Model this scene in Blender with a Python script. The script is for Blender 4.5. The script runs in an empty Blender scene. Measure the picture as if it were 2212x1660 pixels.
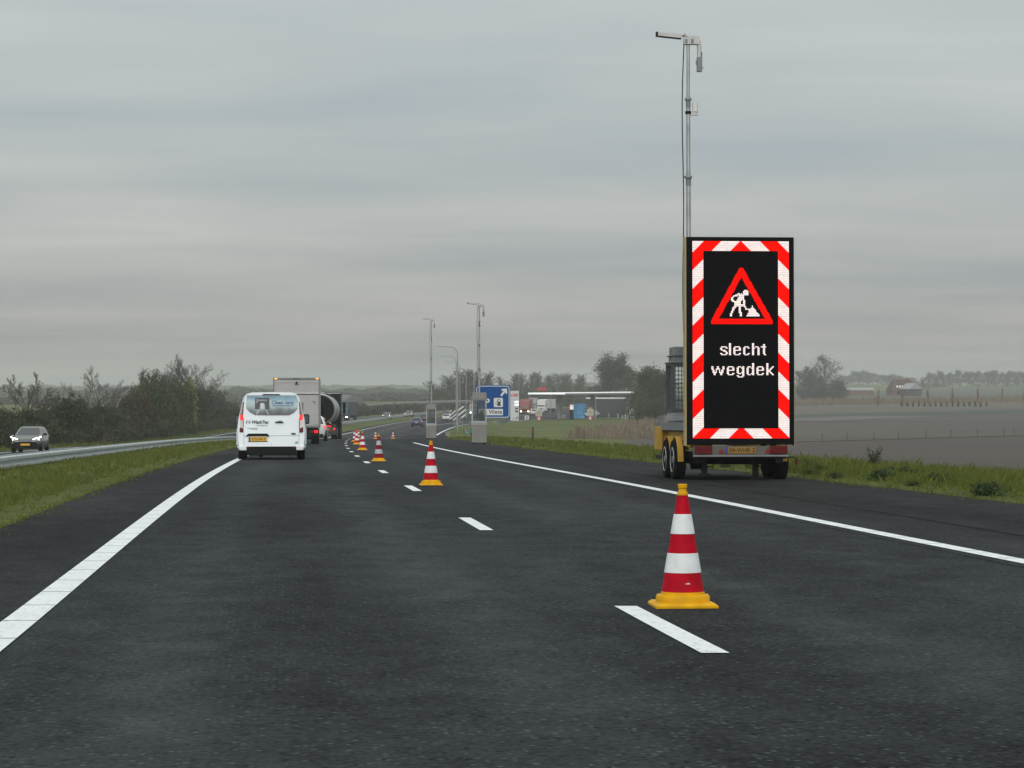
import bpy, bmesh, math, random
from mathutils import Vector, Matrix
R = math.radians
SC = bpy.context.scene
COL = SC.collection
rnd = random.Random(7)

# ------------------------------------------------------------------ camera
# pixel units below are those of a 2212 x 1660 view of the photograph
F, CX, HY, CZ = 4922.0, 1106.0, 828.0, 8.3
cam_data = bpy.data.cameras.new("camera")
cam_data.sensor_width = 36.0
cam_data.lens = F / 2212.0 * 36.0
cam_data.clip_start = 0.1
cam_data.clip_end = 20000.0
cam = bpy.data.objects.new("camera", cam_data)
cam.location = (0, 0, CZ)
cam.rotation_euler = (R(90) - math.atan((830 - HY) / F), 0, 0)
COL.objects.link(cam)
SC.camera = cam

# ------------------------------------------------------------------ light
SUN_EL, SUN_AZ = R(30), R(188)
world = bpy.data.worlds.new("World")
SC.world = world
world.use_nodes = True
nt = world.node_tree
nt.nodes.clear()
def N(t, ty, **k):
    n = t.nodes.new(ty)
    for a, b in k.items():
        setattr(n, a, b)
    return n
def math_node(t, op, a, b=None, clamp=False):
    n = N(t, 'ShaderNodeMath', operation=op)
    n.use_clamp = clamp
    for i, v in enumerate((a, b)):
        if v is None: continue
        if isinstance(v, (int, float)): n.inputs[i].default_value = v
        else: t.links.new(v, n.inputs[i])
    return n.outputs[0]
out = N(nt, 'ShaderNodeOutputWorld')
sky = N(nt, 'ShaderNodeTexSky', sky_type='NISHITA')
sky.sun_disc = False
sky.sun_elevation = SUN_EL
sky.sun_rotation = SUN_AZ
sky.air_density = 1.5
sky.dust_density = 4.0
bg_sky = N(nt, 'ShaderNodeBackground')
bg_sky.inputs['Strength'].default_value = 0.06
nt.links.new(sky.outputs[0], bg_sky.inputs[0])
tc = N(nt, 'ShaderNodeTexCoord')
sep = N(nt, 'ShaderNodeSeparateXYZ')
nt.links.new(tc.outputs['Generated'], sep.inputs[0])
zc = math_node(nt, 'MAXIMUM', sep.outputs[2], 0.0)
zz = math_node(nt, 'ADD', zc, 0.075)
u = math_node(nt, 'DIVIDE', sep.outputs[0], zz)
v = math_node(nt, 'DIVIDE', sep.outputs[1], zz)
def cloud_noise(us, vs, off, detail, rough, dist):
    c = N(nt, 'ShaderNodeCombineXYZ')
    nt.links.new(math_node(nt, 'MULTIPLY', u, us), c.inputs[0])
    nt.links.new(math_node(nt, 'MULTIPLY', v, vs), c.inputs[1])
    c.inputs[2].default_value = off
    n = N(nt, 'ShaderNodeTexNoise')
    n.inputs['Scale'].default_value = 1.0
    n.inputs['Detail'].default_value = detail
    n.inputs['Roughness'].default_value = rough
    n.inputs['Distortion'].default_value = dist
    nt.links.new(c.outputs[0], n.inputs['Vector'])
    return n.outputs[0]
n1 = cloud_noise(0.40, 0.46, 3.1, 3.0, 0.45, 0.4)
n2 = cloud_noise(0.85, 1.5, 9.7, 5.0, 0.55, 0.5)
nn = math_node(nt, 'ADD', math_node(nt, 'MULTIPLY', n1, 0.64), math_node(nt, 'MULTIPLY', n2, 0.36))
ramp = N(nt, 'ShaderNodeValToRGB')
cr = ramp.color_ramp
cr.elements[0].position = 0.37; cr.elements[0].color = (0.352, 0.388, 0.412, 1)
cr.elements[1].position = 0.64; cr.elements[1].color = (0.492, 0.503, 0.495, 1)
e = cr.elements.new(0.50); e.color = (0.422, 0.442, 0.442, 1)
nt.links.new(nn, ramp.inputs[0])
lum = math_node(nt, 'ADD', math_node(nt, 'MULTIPLY', zc, 1.6), math_node(nt, 'ADD', 0.79, math_node(nt, 'MULTIPLY', math_node(nt, 'MULTIPLY', zc, 15.0, clamp=True), 0.27)))   # overcast sky: brighter overhead
mulc = N(nt, 'ShaderNodeVectorMath', operation='SCALE')
tint = N(nt, 'ShaderNodeMix', data_type='RGBA')
tint.inputs[6].default_value = (1.055, 1.0, 0.955, 1); tint.inputs[7].default_value = (0.965, 1.0, 1.008, 1)
nt.links.new(math_node(nt, 'MULTIPLY', zc, 9.0, clamp=True), tint.inputs[0])
tmul = N(nt, 'ShaderNodeVectorMath', operation='MULTIPLY')
nt.links.new(ramp.outputs[0], tmul.inputs[0]); nt.links.new(tint.outputs[2], tmul.inputs[1])
nt.links.new(tmul.outputs[0], mulc.inputs[0])
nt.links.new(lum, mulc.inputs['Scale'])
bg_cloud = N(nt, 'ShaderNodeBackground')
bg_cloud.inputs['Strength'].default_value = 1.0
nt.links.new(mulc.outputs[0], bg_cloud.inputs[0])
mixw = N(nt, 'ShaderNodeMixShader')
mixw.inputs[0].default_value = 0.93
nt.links.new(bg_sky.outputs[0], mixw.inputs[1])
nt.links.new(bg_cloud.outputs[0], mixw.inputs[2])
nt.links.new(mixw.outputs[0], out.inputs['Surface'])

sun_data = bpy.data.lights.new("sun", 'SUN')
sun_data.energy = 1.25
sun_data.angle = R(50)
sun_data.color = (1.0, 0.96, 0.9)
sun = bpy.data.objects.new("sun", sun_data)
sun.rotation_euler = (R(90) - SUN_EL, 0, R(180) - SUN_AZ)
COL.objects.link(sun)

SC.view_settings.view_transform = 'Standard'
SC.view_settings.look = 'None'
SC.view_settings.exposure = 0.0
SC.view_settings.gamma = 1.0
SC.view_settings.use_curve_mapping = False
SC.render.engine = 'CYCLES'
SC.cycles.use_denoising = True
SC.cycles.max_bounces = 6
SC.cycles.diffuse_bounces = 3
SC.cycles.glossy_bounces = 3
SC.cycles.transmission_bounces = 6
SC.cycles.transparent_max_bounces = 12
SC.cycles.volume_bounces = 1

# ------------------------------------------------------------------ materials
MATS = {}
def M(name, col, rough=0.6, metal=0.0, var=0.12, scale=6.0, emit=None, es=0.0, coat=0.0, bump=0.0, spec=0.5, detail=4.0, stretch=None):
    if name in MATS: return MATS[name]
    m = bpy.data.materials.new(name)
    m.use_nodes = True
    t = m.node_tree
    b = t.nodes['Principled BSDF']
    tcn = N(t, 'ShaderNodeTexCoord')
    nz = N(t, 'ShaderNodeTexNoise')
    nz.inputs['Scale'].default_value = scale
    nz.inputs['Detail'].default_value = detail
    if stretch:
        mp = N(t, 'ShaderNodeMapping')
        mp.inputs['Scale'].default_value = stretch
        t.links.new(tcn.outputs['Object'], mp.inputs[0])
        t.links.new(mp.outputs[0], nz.inputs['Vector'])
    else:
        t.links.new(tcn.outputs['Object'], nz.inputs['Vector'])
    rp = N(t, 'ShaderNodeValToRGB')
    rp.color_ramp.elements[0].position = 0.3
    rp.color_ramp.elements[1].position = 0.7
    rp.color_ramp.elements[0].color = tuple(max(0, c * (1 - var)) for c in col) + (1,)
    rp.color_ramp.elements[1].color = tuple(min(1, c * (1 + var)) for c in col) + (1,)
    t.links.new(nz.outputs[0], rp.inputs[0])
    t.links.new(rp.outputs[0], b.inputs['Base Color'])
    b.inputs['Roughness'].default_value = rough
    b.inputs['Metallic'].default_value = metal
    b.inputs['Coat Weight'].default_value = coat
    b.inputs['Specular IOR Level'].default_value = spec
    if bump:
        bp = N(t, 'ShaderNodeBump')
        bp.inputs['Strength'].default_value = bump
        bp.inputs['Distance'].default_value = 0.02
        t.links.new(nz.outputs[0], bp.inputs['Height'])
        t.links.new(bp.outputs[0], b.inputs['Normal'])
    if emit:
        b.inputs['Emission Color'].default_value = tuple(emit) + (1,)
        b.inputs['Emission Strength'].default_value = es
    MATS[name] = m
    return m

def island_mat(name, cols, rough=0.75, trans=0.0):
    """leaves and blades: a tone of its own for every separate leaf"""
    m = bpy.data.materials.new(name)
    m.use_nodes = True
    t = m.node_tree
    b = t.nodes['Principled BSDF']
    g = N(t, 'ShaderNodeNewGeometry')
    rp = N(t, 'ShaderNodeValToRGB')
    rp.color_ramp.elements[0].color = tuple(cols[0]) + (1,)
    rp.color_ramp.elements[1].color = tuple(cols[-1]) + (1,)
    for i, c in enumerate(cols[1:-1]):
        e = rp.color_ramp.elements.new((i + 1) / (len(cols) - 1)); e.color = tuple(c) + (1,)
    tcn = N(t, 'ShaderNodeTexCoord')
    nz = N(t, 'ShaderNodeTexNoise'); nz.inputs['Scale'].default_value = 0.45; nz.inputs['Detail'].default_value = 3
    t.links.new(tcn.outputs['Object'], nz.inputs['Vector'])
    f = math_node(t, 'ADD', math_node(t, 'MULTIPLY', g.outputs['Random Per Island'], 0.55), math_node(t, 'MULTIPLY', nz.outputs[0], 0.5), clamp=True)
    t.links.new(f, rp.inputs[0])
    t.links.new(rp.outputs[0], b.inputs['Base Color'])
    b.inputs['Roughness'].default_value = rough
    b.inputs['Specular IOR Level'].default_value = 0.25
    if trans:
        tr = N(t, 'ShaderNodeBsdfTranslucent')
        t.links.new(rp.outputs[0], tr.inputs[0])
        mx = N(t, 'ShaderNodeMixShader'); mx.inputs[0].default_value = trans
        o = t.nodes['Material Output']
        t.links.new(b.outputs[0], mx.inputs[1]); t.links.new(tr.outputs[0], mx.inputs[2])
        t.links.new(mx.outputs[0], o.inputs['Surface'])
    MATS[name] = m
    return m

def glass_mat(name, col, rough=0.08, alpha=1.0):
    m = M(name, col, rough=rough, var=0.1, spec=0.6)
    if alpha < 1: m.node_tree.nodes['Principled BSDF'].inputs['Alpha'].default_value = alpha
    return m

# ------------------------------------------------------------------ mesh builder
class MB:
    def __init__(self): self.v = []; self.f = []; self.mi = []
    def add(self, vs, fs, mi=0):
        o = len(self.v); self.v += [tuple(p) for p in vs]
        self.f += [tuple(i + o for i in q) for q in fs]; self.mi += [mi] * len(fs); return self
    def box(self, x0, x1, y0, y1, z0, z1, mi=0):
        return self.add([(x0,y0,z0),(x1,y0,z0),(x1,y1,z0),(x0,y1,z0),(x0,y0,z1),(x1,y0,z1),(x1,y1,z1),(x0,y1,z1)],
            [(0,3,2,1),(4,5,6,7),(0,1,5,4),(1,2,6,5),(2,3,7,6),(3,0,4,7)], mi)
    def rings(self, rs, cap=True, mi=0, closed=True):
        n = len(rs[0]); vs = [p for r in rs for p in r]; fs = []
        for i in range(len(rs) - 1):
            for j in range(n if closed else n - 1):
                k = (j + 1) % n
                fs.append((i*n+j, i*n+k, (i+1)*n+k, (i+1)*n+j))
        if cap:
            fs.append(tuple(range(n-1, -1, -1))); fs.append(tuple((len(rs)-1)*n + j for j in range(n)))
        return self.add(vs, fs, mi)
    def tube(self, pts, rad, n=6, cap=True, mi=0):
        pts = [Vector(p) for p in pts]
        if isinstance(rad, (int, float)): rad = [rad] * len(pts)
        rs = []; ref = None
        for i, p in enumerate(pts):
            d = (pts[min(i+1, len(pts)-1)] - pts[max(i-1, 0)])
            d = d.normalized() if d.length > 1e-9 else Vector((0,0,1))
            if ref is None: ref = Vector((1,0,0)) if abs(d.x) < 0.9 else Vector((0,1,0))
            a = (ref - d * ref.dot(d)).normalized(); b = d.cross(a); ref = a
            rs.append([p + (a*math.cos(2*math.pi*k/n) + b*math.sin(2*math.pi*k/n))*rad[i] for k in range(n)])
        return self.rings(rs, cap, mi)
    def lathe(self, prof, n=24, axis='z', c=(0,0,0), mi=0, cap=True):
        rs = []
        for r, h in prof:
            ring = []
            for k in range(n):
                a = 2*math.pi*k/n; p, q = r*math.cos(a), r*math.sin(a)
                ring.append({'z':(c[0]+p,c[1]+q,c[2]+h),'y':(c[0]+p,c[1]+h,c[2]-q),'x':(c[0]+h,c[1]+p,c[2]+q)}[axis])
            rs.append(ring)
        return self.rings(rs, cap, mi)
    def poly(self, pts, y0, y1, mi=0):
        """outline in x,z extruded from y0 to y1 (pts counter-clockwise seen from -y)"""
        n = len(pts)
        vs = [(x, y0, z) for x, z in pts] + [(x, y1, z) for x, z in pts]
        fs = [tuple(range(n)), tuple(range(2*n-1, n-1, -1))] + [(i, i+n, (i+1)%n+n, (i+1)%n) for i in range(n)]
        return self.add(vs, fs, mi)
    def side(self, pts, x0, x1, mi=0):
        """outline in y,z extruded from x0 to x1"""
        n = len(pts)
        vs = [(x0, y, z) for y, z in pts] + [(x1, y, z) for y, z in pts]
        fs = [tuple(range(n)), tuple(range(2*n-1, n-1, -1))] + [(i, i+n, (i+1)%n+n, (i+1)%n) for i in range(n)]
        return self.add(vs, fs, mi)
    def build(self, name, mat, parent=None, smooth=False, bevel=0.0, loc=None, fix=True):
        me = bpy.data.meshes.new(name)
        me.from_pydata(self.v, [], self.f)
        for m in (mat if isinstance(mat, (list, tuple)) else [mat]): me.materials.append(m)
        if any(self.mi): me.polygons.foreach_set('material_index', self.mi)
        if fix and len(self.f) < 20000:
            bm = bmesh.new(); bm.from_mesh(me); bmesh.ops.recalc_face_normals(bm, faces=bm.faces); bm.to_mesh(me); bm.free()
        if smooth: me.polygons.foreach_set('use_smooth', [True]*len(me.polygons))
        me.update()
        o = bpy.data.objects.new(name, me); COL.objects.link(o)
        if parent: o.parent = parent
        if loc: o.location = loc
        if bevel:
            b = o.modifiers.new("bevel", 'BEVEL'); b.width = bevel; b.segments = 2; b.limit_method = 'ANGLE'; b.angle_limit = R(40)
        if smooth:
            try:
                me.set_sharp_from_angle(angle=R(38))
            except Exception: pass
        return o

def tag(o, label=None, cat=None, group=None, kind=None):
    if label: o['label'] = label
    if cat: o['category'] = cat
    if group: o['group'] = group
    if kind: o['kind'] = kind
    return o
def thing(name, label, cat, loc=(0,0,0), rz=0.0, rx=0.0, group=None):
    o = bpy.data.objects.new(name, None); COL.objects.link(o)
    o.empty_display_size = 0.3
    o.location = loc; o.rotation_euler = (rx, 0, rz)
    return tag(o, label, cat, group)
def dup(root, loc, rz=None, rx=None, label=None, scale=None, group=None):
    r = root.copy(); COL.objects.link(r); r.location = loc
    if rz is not None: r.rotation_euler = (rx or 0, 0, rz)
    if scale is not None: r.scale = scale if isinstance(scale, tuple) else (scale,)*3
    if label: r['label'] = label
    if group: r['group'] = group
    for ch in list(root.children):
        c = ch.copy(); COL.objects.link(c); c.parent = r
        for g in list(ch.children):
            d = g.copy(); COL.objects.link(d); d.parent = c
    return r

def text(s, size, mat, parent, loc, name='lettering', rot=(R(90),0,0), align='CENTER', shear=0.0, bold=0.0, ext=0.004, sx=1.0, space=1.0):
    cu = bpy.data.curves.new("tmp_text", 'FONT')
    cu.body = s; cu.size = size; cu.align_x = align; cu.align_y = 'CENTER'; cu.shear = shear; cu.offset = bold; cu.extrude = ext
    cu.space_character = space; cu.resolution_u = 3
    o = bpy.data.objects.new("tmp_text", cu); COL.objects.link(o)
    dg = bpy.context.evaluated_depsgraph_get(); dg.update()
    me = bpy.data.meshes.new_from_object(o.evaluated_get(dg))
    bpy.data.objects.remove(o); bpy.data.curves.remove(cu)
    me.name = name; me.materials.clear(); me.materials.append(mat)
    mt = Matrix.Translation(Vector(loc)) @ Matrix.Rotation(rot[2],4,'Z') @ Matrix.Rotation(rot[1],4,'Y') @ Matrix.Rotation(rot[0],4,'X') @ Matrix.Diagonal((sx,1,1,1))
    me.transform(mt)
    t = bpy.data.objects.new(name, me); COL.objects.link(t); t.parent = parent
    return t

# ------------------------------------------------------------------ the lie of the land
DT = [(-60,1.10),(0,1.165),(14,1.383),(39,1.747),(64,2.19),(92,2.707),(120,3.22),(140,3.60),(180,4.42),(213,5.20),(232,5.60),(300,6.52),(380,7.22),(515,8.04),(700,8.28),(1000,8.3),(9000,8.3)]
def _slopes():
    n = len(DT); h = [DT[i+1][0]-DT[i][0] for i in range(n-1)]; s = [(DT[i+1][1]-DT[i][1])/h[i] for i in range(n-1)]
    m = [s[0]]
    for i in range(1, n-1):
        m.append(0 if s[i-1]*s[i] <= 0 else (h[i-1]+h[i])*3/((2*h[i]+h[i-1])/s[i-1]+(h[i]+2*h[i-1])/s[i]))
    return m + [s[-1]]
DM = _slopes()
def drop(Y):
    Y = min(max(Y, DT[0][0]), DT[-1][0]-1e-3)
    for i in range(len(DT)-1):
        if Y <= DT[i+1][0]: break
    h = DT[i+1][0]-DT[i][0]; t = (Y-DT[i][0])/h
    return (2*t**3-3*t*t+1)*DT[i][1]+(t**3-2*t*t+t)*h*DM[i]+(-2*t**3+3*t*t)*DT[i+1][1]+(t**3-t*t)*h*DM[i+1]
def lane_x(Y):                       # the dashed lane line
    if Y > 760: return lane_x(760) + (Y-760)*lane_dx(760)
    return 2.19 - 0.108*Y + 1.4e-4*Y*Y + 3.5e-4*max(0, Y-500)**2
def lane_dx(Y):
    Y = min(Y, 760)
    return -0.108 + 2.8e-4*Y + 7e-4*max(0, Y-500)
def sm(a, b, x):
    t = min(1, max(0, (x-a)/(b-a))); return t*t*(3-2*t)
def lerp(a, b, t): return a+(b-a)*t
def widen(Y): return 1.2*sm(180, 250, Y)
EL, ER = -5.05, 7.8
OL, OR = -20.4, -11.1
def plain(X, Y):
    w = sm(0, 120, X)
    return w*0.0043*min(max(0, Y-650), 1500) - (1-w)*0.6*sm(900, 1600, Y)
def ground_z(X, Y):
    s = X - lane_x(Y); r = CZ - drop(Y); m = 0.55*(1-sm(190, 330, Y)); p = plain(X, Y)
    if s > 7: s = max(7.0, s - widen(Y))
    if EL <= s <= ER: return r
    if s < EL:
        b = r-m*.27
        if s > -9.4: return lerp(r, b, (EL-s)/(9.4+EL))
        if s > -10.7: return lerp(b, r-m, (-9.4-s)/1.3)
        if s >= -23: return r-m
        return lerp(r-m, p, sm(-23, -60, s))
    if s <= 13: return r + 0.03*sm(ER, 9, s)
    return lerp(r + 0.03, p, min(1, (s-13)/max(1.0, (r+0.03-p)*2.6)))
def at(px, Z, dz=0.0):
    X = (px-CX)*Z/F
    return Vector((X, Z, ground_z(X, Z)+dz))
def on(s, Z, dz=0.0):
    X = lane_x(Z)+s
    return Vector((X, Z, ground_z(X, Z)+dz))
def heading(Z): return -math.atan(lane_dx(Z))
def pitch(Z): return math.atan(-(drop(Z+2)-drop(Z-2))/4)

# ------------------------------------------------------------------ setting: ground, roads, fields
def ground_mat():
    m = bpy.data.materials.new("grassland"); m.use_nodes = True; t = m.node_tree; b = t.nodes['Principled BSDF']
    tcn = N(t, 'ShaderNodeTexCoord')
    def nz(scale, det, st=None):
        n = N(t, 'ShaderNodeTexNoise'); n.inputs['Scale'].default_value = scale; n.inputs['Detail'].default_value = det; n.inputs['Roughness'].default_value = 0.65
        if st:
            mp = N(t, 'ShaderNodeMapping'); mp.inputs['Scale'].default_value = st
            t.links.new(tcn.outputs['Object'], mp.inputs[0]); t.links.new(mp.outputs[0], n.inputs['Vector'])
        else: t.links.new(tcn.outputs['Object'], n.inputs['Vector'])
        return n.outputs[0]
    a = nz(0.06, 5); c = nz(1.6, 6); d = nz(14, 3)
    f = math_node(t, 'ADD', math_node(t, 'MULTIPLY', a, 0.45), math_node(t, 'ADD', math_node(t, 'MULTIPLY', c, 0.35), math_node(t, 'MULTIPLY', d, 0.25)))
    rp = N(t, 'ShaderNodeValToRGB'); e0, e1 = rp.color_ramp.elements
    e0.position = 0.38; e0.color = (0.050, 0.062, 0.018, 1); e1.position = 0.66; e1.color = (0.150, 0.160, 0.050, 1)
    e2 = rp.color_ramp.elements.new(0.52); e2.color = (0.088, 0.108, 0.028, 1)
    t.links.new(f, rp.inputs[0]); t.links.new(rp.outputs[0], b.inputs['Base Color'])
    b.inputs['Roughness'].default_value = 0.9; b.inputs['Specular IOR Level'].default_value = 0.1
    bp = N(t, 'ShaderNodeBump'); bp.inputs['Strength'].default_value = 0.8; bp.inputs['Distance'].default_value = 0.08
    t.links.new(d, bp.inputs['Height']); t.links.new(bp.outputs[0], b.inputs['Normal'])
    return m
def asphalt_mat(name, base, tone=(1, 1, 1)):
    m = bpy.data.materials.new(name); m.use_nodes = True; t = m.node_tree; b = t.nodes['Principled BSDF']
    tcn = N(t, 'ShaderNodeTexCoord')
    mp = N(t, 'ShaderNodeMapping'); mp.inputs['Rotation'].default_value = (0, 0, R(-5.6))
    t.links.new(tcn.outputs['Object'], mp.inputs[0])
    def nz(scale, det, st=(1,1,1), rough=0.6):
        s = N(t, 'ShaderNodeMapping'); s.inputs['Scale'].default_value = st; t.links.new(mp.outputs[0], s.inputs[0])
        n = N(t, 'ShaderNodeTexNoise'); n.inputs['Scale'].default_value = scale; n.inputs['Detail'].default_value = det; n.inputs['Roughness'].default_value = rough
        t.links.new(s.outputs[0], n.inputs['Vector']); return n.outputs[0]
    big = nz(0.55, 4, (1, 0.16, 1)); mid = nz(2.2, 5, (1, 0.6, 1), 0.7); fine = nz(30, 3)
    vo = N(t, 'ShaderNodeTexVoronoi', voronoi_dimensions='2D'); vo.inputs['Scale'].default_value = 33.0; t.links.new(mp.outputs[0], vo.inputs['Vector'])
    sepc = N(t, 'ShaderNodeSeparateColor'); t.links.new(vo.outputs['Color'], sepc.inputs[0])
    stone = math_node(t, 'MULTIPLY', math_node(t, 'GREATER_THAN', sepc.outputs[0], 0.70), math_node(t, 'LESS_THAN', vo.outputs['Distance'], 0.36))
    pit = math_node(t, 'MULTIPLY', math_node(t, 'LESS_THAN', sepc.outputs[1], 0.16), math_node(t, 'LESS_THAN', vo.outputs['Distance'], 0.42))
    k = math_node(t, 'ADD', math_node(t, 'MULTIPLY', big, 1.7), math_node(t, 'ADD', math_node(t, 'MULTIPLY', mid, 1.4), math_node(t, 'MULTIPLY', fine, 1.9)))
    k = math_node(t, 'SUBTRACT', k, 1.68)
    k = math_node(t, 'ADD', k, math_node(t, 'MULTIPLY', stone, math_node(t, 'MULTIPLY', math_node(t, 'POWER', sepc.outputs[2], 3.0), 1.9)))
    k = math_node(t, 'SUBTRACT', k, math_node(t, 'MULTIPLY', pit, 0.5))
    at_ = N(t, 'ShaderNodeAttribute'); at_.attribute_name = 'lane_offset'      # paler polished wheel tracks
    d_ = math_node(t, 'ABSOLUTE', math_node(t, 'SUBTRACT', math_node(t, 'ABSOLUTE', math_node(t, 'SUBTRACT', math_node(t, 'ABSOLUTE', at_.outputs['Fac']), 1.85)), 0.85))
    tr_w = math_node(t, 'EXPONENT', math_node(t, 'MULTIPLY', math_node(t, 'MULTIPLY', d_, d_), -9.0))
    k = math_node(t, 'ADD', k, math_node(t, 'MULTIPLY', tr_w, math_node(t, 'MULTIPLY', mid, 0.62)))
    k = math_node(t, 'MAXIMUM', k, 0.25)
    sc = N(t, 'ShaderNodeVectorMath', operation='SCALE'); sc.inputs[0].default_value = tuple(base*c for c in tone)
    t.links.new(k, sc.inputs['Scale']); t.links.new(sc.outputs[0], b.inputs['Base Color'])
    b.inputs['Roughness'].default_value = 0.85; b.inputs['Specular IOR Level'].default_value = 0.05
    bp = N(t, 'ShaderNodeBump'); bp.inputs['Strength'].default_value = 0.5; bp.inputs['Distance'].default_value = 0.008
    t.links.new(math_node(t, 'ADD', fine, stone), bp.inputs['Height']); t.links.new(bp.outputs[0], b.inputs['Normal'])
    return m
ASPH = asphalt_mat("asphalt", 0.035, (0.90, 1.0, 1.04))
ASPH_OLD = asphalt_mat("worn_asphalt", 0.050, (0.96, 1.0, 1.02))
ASPH_SH = asphalt_mat("shoulder_asphalt", 0.030, (0.94, 1.0, 1.03))

def yrows(a, b):
    ys = []; y = a
    while y < b:
        ys.append(y); y += 2.0 if y < 60 else 4.0 if y < 400 else 10.0 if y < 900 else 40.0 if y < 2200 else 250.0
    return ys + [b]
def ground_sheet():
    ss = [-4500,-2200,-1000,-500,-260,-150,-100,-75,-60,-54,-48,-42,-36,-32,-28,-25,-23,-20.6,-20.45,-20.2,-11.3,-11.05,-10.9,-10.7,-10.0,-9.4,-8.4,-7,-6,-5.2,-5.05,-4.85,
          7.6,7.8,7.95,9,10.5,13,14.5,16,18,20,23,26,30,34,38,44,52,64,80,105,140,200,300,500,1000,2200,4500]
    ys = [-60,-40,-20] + yrows(-10, 5200)
    mb = MB(); vs = []
    for Y in ys:
        for s in ss:
            X = lane_x(Y)+s+(widen(Y) if s >= 7.6 else 0)
            z = ground_z(X, Y)
            if -4.9 < s < 7.7 or -20.3 < s < -11.2: z -= 0.15
            elif abs(s-EL) < .01 or abs(s-ER) < .01 or s in (-20.45, -11.05): z -= 0.02
            elif s in (-5.2, 7.95, -20.6, -10.9): z += 0.015
            vs.append((X, Y, z))
    n = len(ss); fs = []
    for i in range(len(ys)-1):
        for j in range(n-1):
            fs.append((i*n+j, i*n+j+1, (i+1)*n+j+1, (i+1)*n+j))
    mb.add(vs, fs)
    return tag(mb.build('ground', ground_mat(), smooth=True, fix=False), kind='structure')
ground_sheet()

def strip(mb, s0, s1, Y0, Y1, dz, step=None, ncol=1, wob=0.0):
    f0 = s0 if callable(s0) else (lambda Y: s0)
    f1 = s1 if callable(s1) else (lambda Y: s1)
    ys = yrows(Y0, Y1) if step is None else [Y0+(Y1-Y0)*i/max(1, round((Y1-Y0)/step)) for i in range(max(1, round((Y1-Y0)/step))+1)]
    vs = []
    for Y in ys:
        w = rnd.uniform(-wob, wob)
        for j in range(ncol+1):
            s = lerp(f0(Y), f1(Y), j/ncol)
            X = lane_x(Y)+s+(w if wob else 0)
            vs.append((X, Y, ground_z(X, Y)+dz))
    fs = [(i*(ncol+1)+j, i*(ncol+1)+j+1, (i+1)*(ncol+1)+j+1, (i+1)*(ncol+1)+j) for i in range(len(ys)-1) for j in range(ncol)]
    mb.add(vs, fs)
# carriageways
def lane_attr(o):
    me = o.data; a = me.attributes.new('lane_offset', 'FLOAT', 'POINT')
    for i, v_ in enumerate(me.vertices): a.data[i].value = v_.co.x-lane_x(v_.co.y)
    return o
mb = MB(); strip(mb, -3.72, lambda Y: 3.98, -60, 216, 0.004); tag(lane_attr(mb.build('carriageway', ASPH, fix=False)), kind='structure')
mb = MB(); strip(mb, -3.72, lambda Y: 3.98, 216, 950, 0.004); tag(lane_attr(mb.build('old_carriageway', ASPH_OLD, fix=False)), kind='structure')
mb = MB(); strip(mb, EL, -3.72, -60, 950, 0.004); strip(mb, 3.98, lambda Y: ER+widen(Y), -60, 216, 0.004); tag(mb.build('hard_shoulder', ASPH_SH, fix=False), kind='structure')
mb = MB(); strip(mb, 3.98, lambda Y: ER+widen(Y), 216, 950, 0.004); tag(mb.build('deceleration_lane', ASPH_SH, fix=False), kind='structure')
mb = MB(); strip(mb, OL, OR, -20, 950, 0.004); tag(mb.build('opposite_carriageway', ASPH_OLD, fix=False), kind='structure')
def ramp_s(Y): return 5.2 + 0.0137*(Y-272) + 0.0004*max(0, Y-360)**2
mb = MB(); strip(mb, lambda Y: ramp_s(Y)-1.2-1.4*sm(330, 400, Y), lambda Y: ramp_s(Y)+3.3, 264, 560, 0.03, 5, 4); tag(mb.build('exit_road', ASPH_OLD, fix=False), kind='structure')

def line_mat():
    m = M('road_paint', (0.76, 0.78, 0.78), rough=0.55, var=0.06, scale=3.0, bump=0.1)
    t = m.node_tree; b = t.nodes['Principled BSDF']
    tcn = N(t, 'ShaderNodeTexCoord'); nz = N(t, 'ShaderNodeTexNoise'); nz.inputs['Scale'].default_value = 22; nz.inputs['Detail'].default_value = 5; nz.inputs['Roughness'].default_value = 0.7
    t.links.new(tcn.outputs['Object'], nz.inputs['Vector'])
    rp = N(t, 'ShaderNodeValToRGB'); rp.color_ramp.elements[0].position = 0.33; rp.color_ramp.elements[1].position = 0.43
    rp.color_ramp.elements[0].color = (0.3, 0.3, 0.3, 1); rp.color_ramp.elements[1].color = (1, 1, 1, 1)
    t.links.new(nz.outputs[0], rp.inputs[0])
    src = b.inputs['Base Color'].links[0].from_socket
    mx = N(t, 'ShaderNodeMix', data_type='RGBA', blend_type='MULTIPLY'); mx.inputs[0].default_value = 1
    t.links.new(src, mx.inputs[6]); t.links.new(rp.outputs[0], mx.inputs[7]); t.links.new(mx.outputs[2], b.inputs['Base Color'])
    return m
PAINT = line_mat()
def grooved(mb, s, w, Y0, Y1, Yfine):
    Y = Y0
    while Y < Y1:
        L = 1.08 if Y < Yfine else 8.64
        strip(mb, s-w/2, s+w/2, Y+0.014, min(Y+L, Y1)-0.014, 0.010, 1.1 if L < 2 else 4); Y += L
mb = MB(); grooved(mb, -3.62, 0.2, 4.4, 120, 75); strip(mb, -3.72, -3.52, 120, 940, 0.010); tag(mb.build('left_edge_line', PAINT, fix=False), kind='structure')
mb = MB(); grooved(mb, 3.88, 0.19, 8, 130, 60); strip(mb, 3.78, 3.98, 400, 430, 0.04, 2); tag(mb.build('right_edge_line', PAINT, fix=False), kind='structure')
mb = MB()
for k in range(-1, 40):
    c = 12.62+12.2*k
    strip(mb, -0.07, 0.07, c-1.43, c+1.43, 0.010, 1.0)
tag(mb.build('lane_dashes', PAINT, fix=False), kind='structure')
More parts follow.
